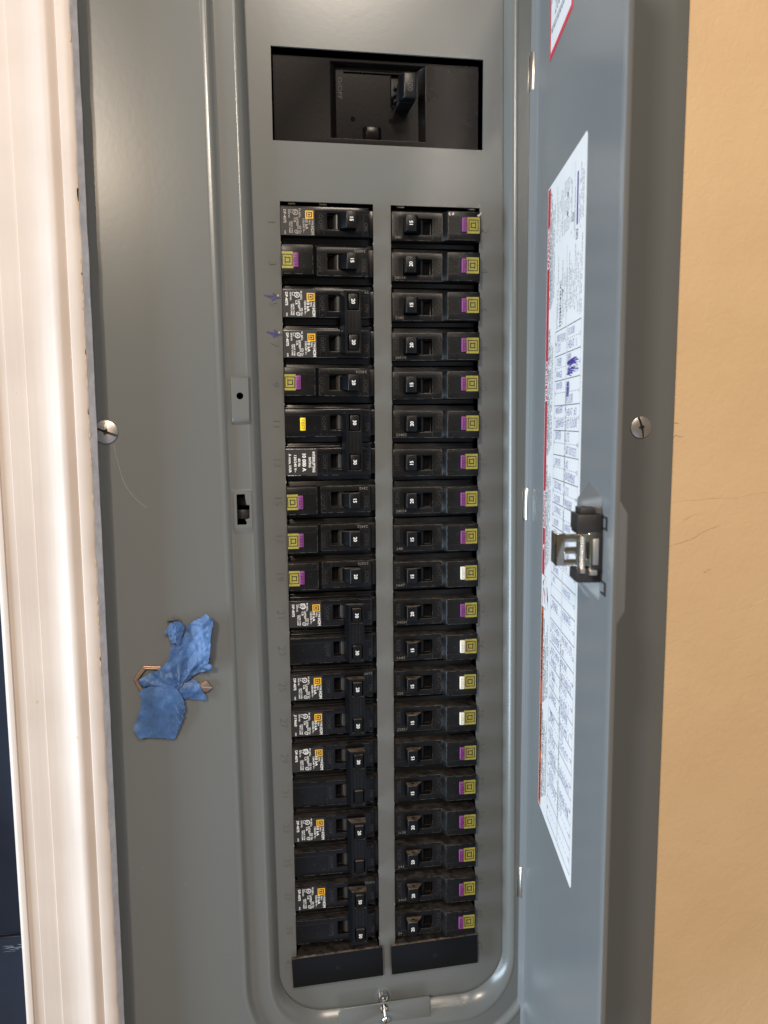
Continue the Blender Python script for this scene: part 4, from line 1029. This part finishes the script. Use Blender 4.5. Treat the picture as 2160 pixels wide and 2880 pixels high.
# ================================================================== KEY AND TAPE on the left flange
def inside(p, lp):
    c = False; j = len(lp)-1
    for i in range(len(lp)):
        if (lp[i][1] > p[1]) != (lp[j][1] > p[1]) and p[0] < (lp[j][0]-lp[i][0])*(p[1]-lp[i][1])/(lp[j][1]-lp[i][1])+lp[i][0]: c = not c
        j = i
    return c
def sheet(name, label, outline, yf, cat='tape', step=0.8, rag=0.25, centre=None):
    random.seed(len(outline)); dense = []
    n = len(outline)
    for i in range(n):
        a, b = outline[i], outline[(i+1) % n]; L_ = math.dist(a, b); k = max(1, int(L_/0.9))
        for q in range(k):
            t = q/k; dense.append(Vector((a[0]*(1-t)+b[0]*t+(random.uniform(-rag, rag) if q else 0), a[1]*(1-t)+b[1]*t+(random.uniform(-rag, rag) if q else 0))))
    V = list(dense); E = [(i, (i+1) % len(dense)) for i in range(len(dense))]
    x0, x1 = min(p[0] for p in dense), max(p[0] for p in dense); z0, z1 = min(p[1] for p in dense), max(p[1] for p in dense)
    x = x0
    while x < x1:
        z = z0
        while z < z1:
            p = (x+random.uniform(-.25, .25), z+random.uniform(-.25, .25))
            if inside(p, [tuple(d) for d in dense]): V.append(Vector(p))
            z += step
        x += step
    vv, _, ff, _, _, _ = delaunay_2d_cdt(V, E, [], 1, 1e-5)
    F = [tuple(f) for f in ff if inside((sum(vv[i][0] for i in f)/3, sum(vv[i][1] for i in f)/3), [tuple(d) for d in dense])]
    cxx, czz = centre if centre else (sum(p[0] for p in outline)/n, sum(p[1] for p in outline)/n)
    P = [(p[0]-cxx, yf(p[0], p[1]), p[1]-czz) for p in vv]
    m_ = len(P); cnt = {}
    mb = MB(); mb.add(P, F); mb.add([(x, y+.14, z) for x, y, z in P], [tuple(reversed(f)) for f in F])
    for f in F:
        for i in range(3): cnt[(f[i], f[(i+1) % 3])] = 1
    for (a, b) in cnt:
        if (b, a) not in cnt: mb.f.append((b, a, m_+a, m_+b)); mb.m.append(0)
    me = mb.mesh(name, [TAPE])
    o = link(name, me); o.location = Vector((cxx, 0, czz))*S
    o['label'] = label; o['category'] = cat; o['group'] = 'scraps of blue tape holding the key'
    return o
def crinkle(x, z, a=0.5, f=0.35):
    return a*(abs(noise.noise(Vector((x*f, z*f, 1))))*1.6+noise.noise(Vector((x*f*3, z*f*3, 5)))*.35)
def ss(t): t = max(0, min(1, t)); return t*t*(3-2*t)
A_ = [(-89.7, -6.4), (-85.2, -10.2), (-87.2, -22.0), (-87.7, -30.2), (-89.4, -38.8), (-86.9, -39.6), (-87.9, -44.0), (-92.5, -45.0), (-97.3, -46.1), (-101.9, -50.1), (-109.9, -56.5), (-113.8, -55.0), (-122, -53.0), (-131.4, -53.5), (-133.6, -48.7), (-129, -46), (-125.4, -44.1), (-122.8, -44.2), (-117.5, -40), (-114.7, -36.6), (-112.8, -29.0), (-112.4, -22.9), (-104.6, -22), (-103.4, -15.6), (-97, -11)]
def yA(x, z):
    ang = math.atan2(z+57, x+109); r = math.hypot(x+109, z+57)
    fold = 1.5*abs(math.sin(ang*7+.7))**3*ss(r/10)*ss((40-r)/30)
    return -13.0-2.2*ss((-112-x)/10+1.0)*0.5-7.0*ss((x+104)/17)*ss((z+50)/12)-1.0*math.exp(-((z+50)/5)**2)-fold-crinkle(x, z, 1.0, .20)
sheet('tape_scrap', 'largest crumpled blue tape scrap, upper right of the taped key', A_, yA)
B_ = [(-131.4, -54.6), (-126, -53.0), (-121.0, -51.6), (-116, -51.9), (-112.5, -53.6), (-109.3, -56.9), (-106.8, -61.5), (-105.1, -68.9), (-107, -77), (-109.4, -82.0), (-112.7, -89.7), (-124, -88.2), (-134.8, -86.9), (-138.2, -81.0), (-136.0, -74.5), (-133.3, -68.8), (-132.2, -61.3), (-133.4, -57.2)]
def yB(x, z):
    r = math.hypot(x+121, z+62)
    return -14.6-2.0*math.exp(-(r/11)**2)-1.8*ss((-128-x)/8)*ss((-76-z)/8)-1.4*abs(math.sin((x*.9+z*.5)))**4*ss((x+113)/4)*ss((-62-z)/8)-crinkle(x, z, .3, .16)
sheet('tape_scrap', 'smooth rounded blue tape scrap hanging lowest over the key bow', B_, yB)
C_ = [(-108.6, -56.2), (-104.5, -52.6), (-100.7, -50.6), (-97.5, -51.8), (-96.0, -53.5), (-93.8, -58.6), (-91.6, -62.8), (-91.8, -64.9), (-99, -64.3), (-106.0, -63.2), (-107.9, -59.2)]
sheet('tape_scrap', 'small blue tape scrap over the blade of the key', C_, lambda x, z: -13.4-1.8*math.exp(-((z+57)/4)**2)-1.2*ss((x+97)/5)*ss((-60-z)/4)-crinkle(x, z, .5, .3))
D_ = [(-112.6, -11.9), (-109, -10.9), (-106.6, -11.2), (-104.6, -13.3), (-103.6, -15.4), (-105.0, -19.5), (-107.6, -27.2), (-109.4, -24.9), (-111.2, -25.6), (-113.4, -22.6), (-114.2, -19.8), (-115.4, -18.6), (-117.6, -20.9), (-116.0, -17.6), (-114.2, -15.2)]
sheet('tape_scrap', 'narrow torn blue tape curl at the top left of the tape bundle', D_, lambda x, z: -16.0-1.0*math.sin((x+112)*.55)-crinkle(x, z, .9, .5), step=.7)
mb = MB(); pts = []
for k in range(14):
    t_ = k/13; pts.append((-114.6+8.2*t_, -14.6+.6*math.sin(t_*9), -11.6+1.6*math.sin(math.pi*t_)+.2*math.sin(t_*17)))
mb.tube(pts, .7, rs=[.5+.3*abs(math.sin(k*1.7)) for k in range(14)])
mb.v = [(x+110, y, z+11) for x, y, z in mb.v]
o = part('tape_roll_edge', mb, [mat('dirty tape edge', (0.10, 0.085, 0.075), .8, var=.6, vscale=900)]); o.location = Vector((-110, 0, -11))*S
o['label'] = 'dirty dark rolled tape edge above the torn tape curl'; o['category'] = 'tape'
k_ = thing('key', 'copper brass key with angular bow held to the panel by blue tape', 'key', (-113, -12, -54))
mb = MB(); K = [(-120, -41.2), (-130.4, -40.2), (-137.0, -48.6), (-131.9, -59.6), (-120, -62.0), (-113.6, -51.5)]
ring_o = K; cx_, cz_ = -124.5, -50.6
prof = [(1.0, -.2), (1.0, -1.6), (.93, -2.0), (.86, -1.7), (.83, -2.0), (.76, -1.6), (.76, -.2)]
rings = []
for j in range(len(K)):
    rings.append([(cx_+(K[j][0]-cx_)*s_*1.03+113, y, cz_+(K[j][1]-cz_)*s_*1.03+54) for s_, y in prof])
rings.append(rings[0]); mb.loft(rings, cap0=False, cap1=False)
part('bow', mb, [BRASS], k_, bevel=.25, ang=20)
mb = MB(); mb.prism([(0, -3.2), (21.8, -6.0+.4), (25.3, -2.7), (21.5, 2.1), (17.7, -.3), (0, 2.8)], -2.2, 0)
for q in range(5): mb.box(17.6, 24.0-abs(q-2)*.9, -2.32, -2.2, -4.6+q*1.35, -4.45+q*1.35)
part('blade', mb, [BRASS], k_, bevel=.12)
mb = MB(); mb.add([(15, -2.36, -1.9), (25.0, -2.36, -3.2), (25.1, -2.36, -2.2), (15, -2.36, -.9)], [(0, 1, 2, 3)]); part('blade_groove', mb, [NICKEL], k_, smooth=False)

# stray fibre on the flange
mb = MB(); F_ = [(-142.4, 101.5), (-141.6, 95.5), (-140.4, 90.0), (-139.4, 84.8), (-138.1, 79.9), (-136.4, 75.6), (-134.3, 72.0), (-132, 68.8), (-129.5, 66.1), (-127, 63.7), (-124.1, 61.6)]
mb.tube([(x+132, -12.16, z-80) for x, z in F_], .085, n=5)
o = part('stray_fibre', mb, [FIBRE]); o.location = (-.132, 0, .080); o['label'] = 'thin curved pale fibre stuck to the grey flange below the left screw'; o['category'] = 'fibre'
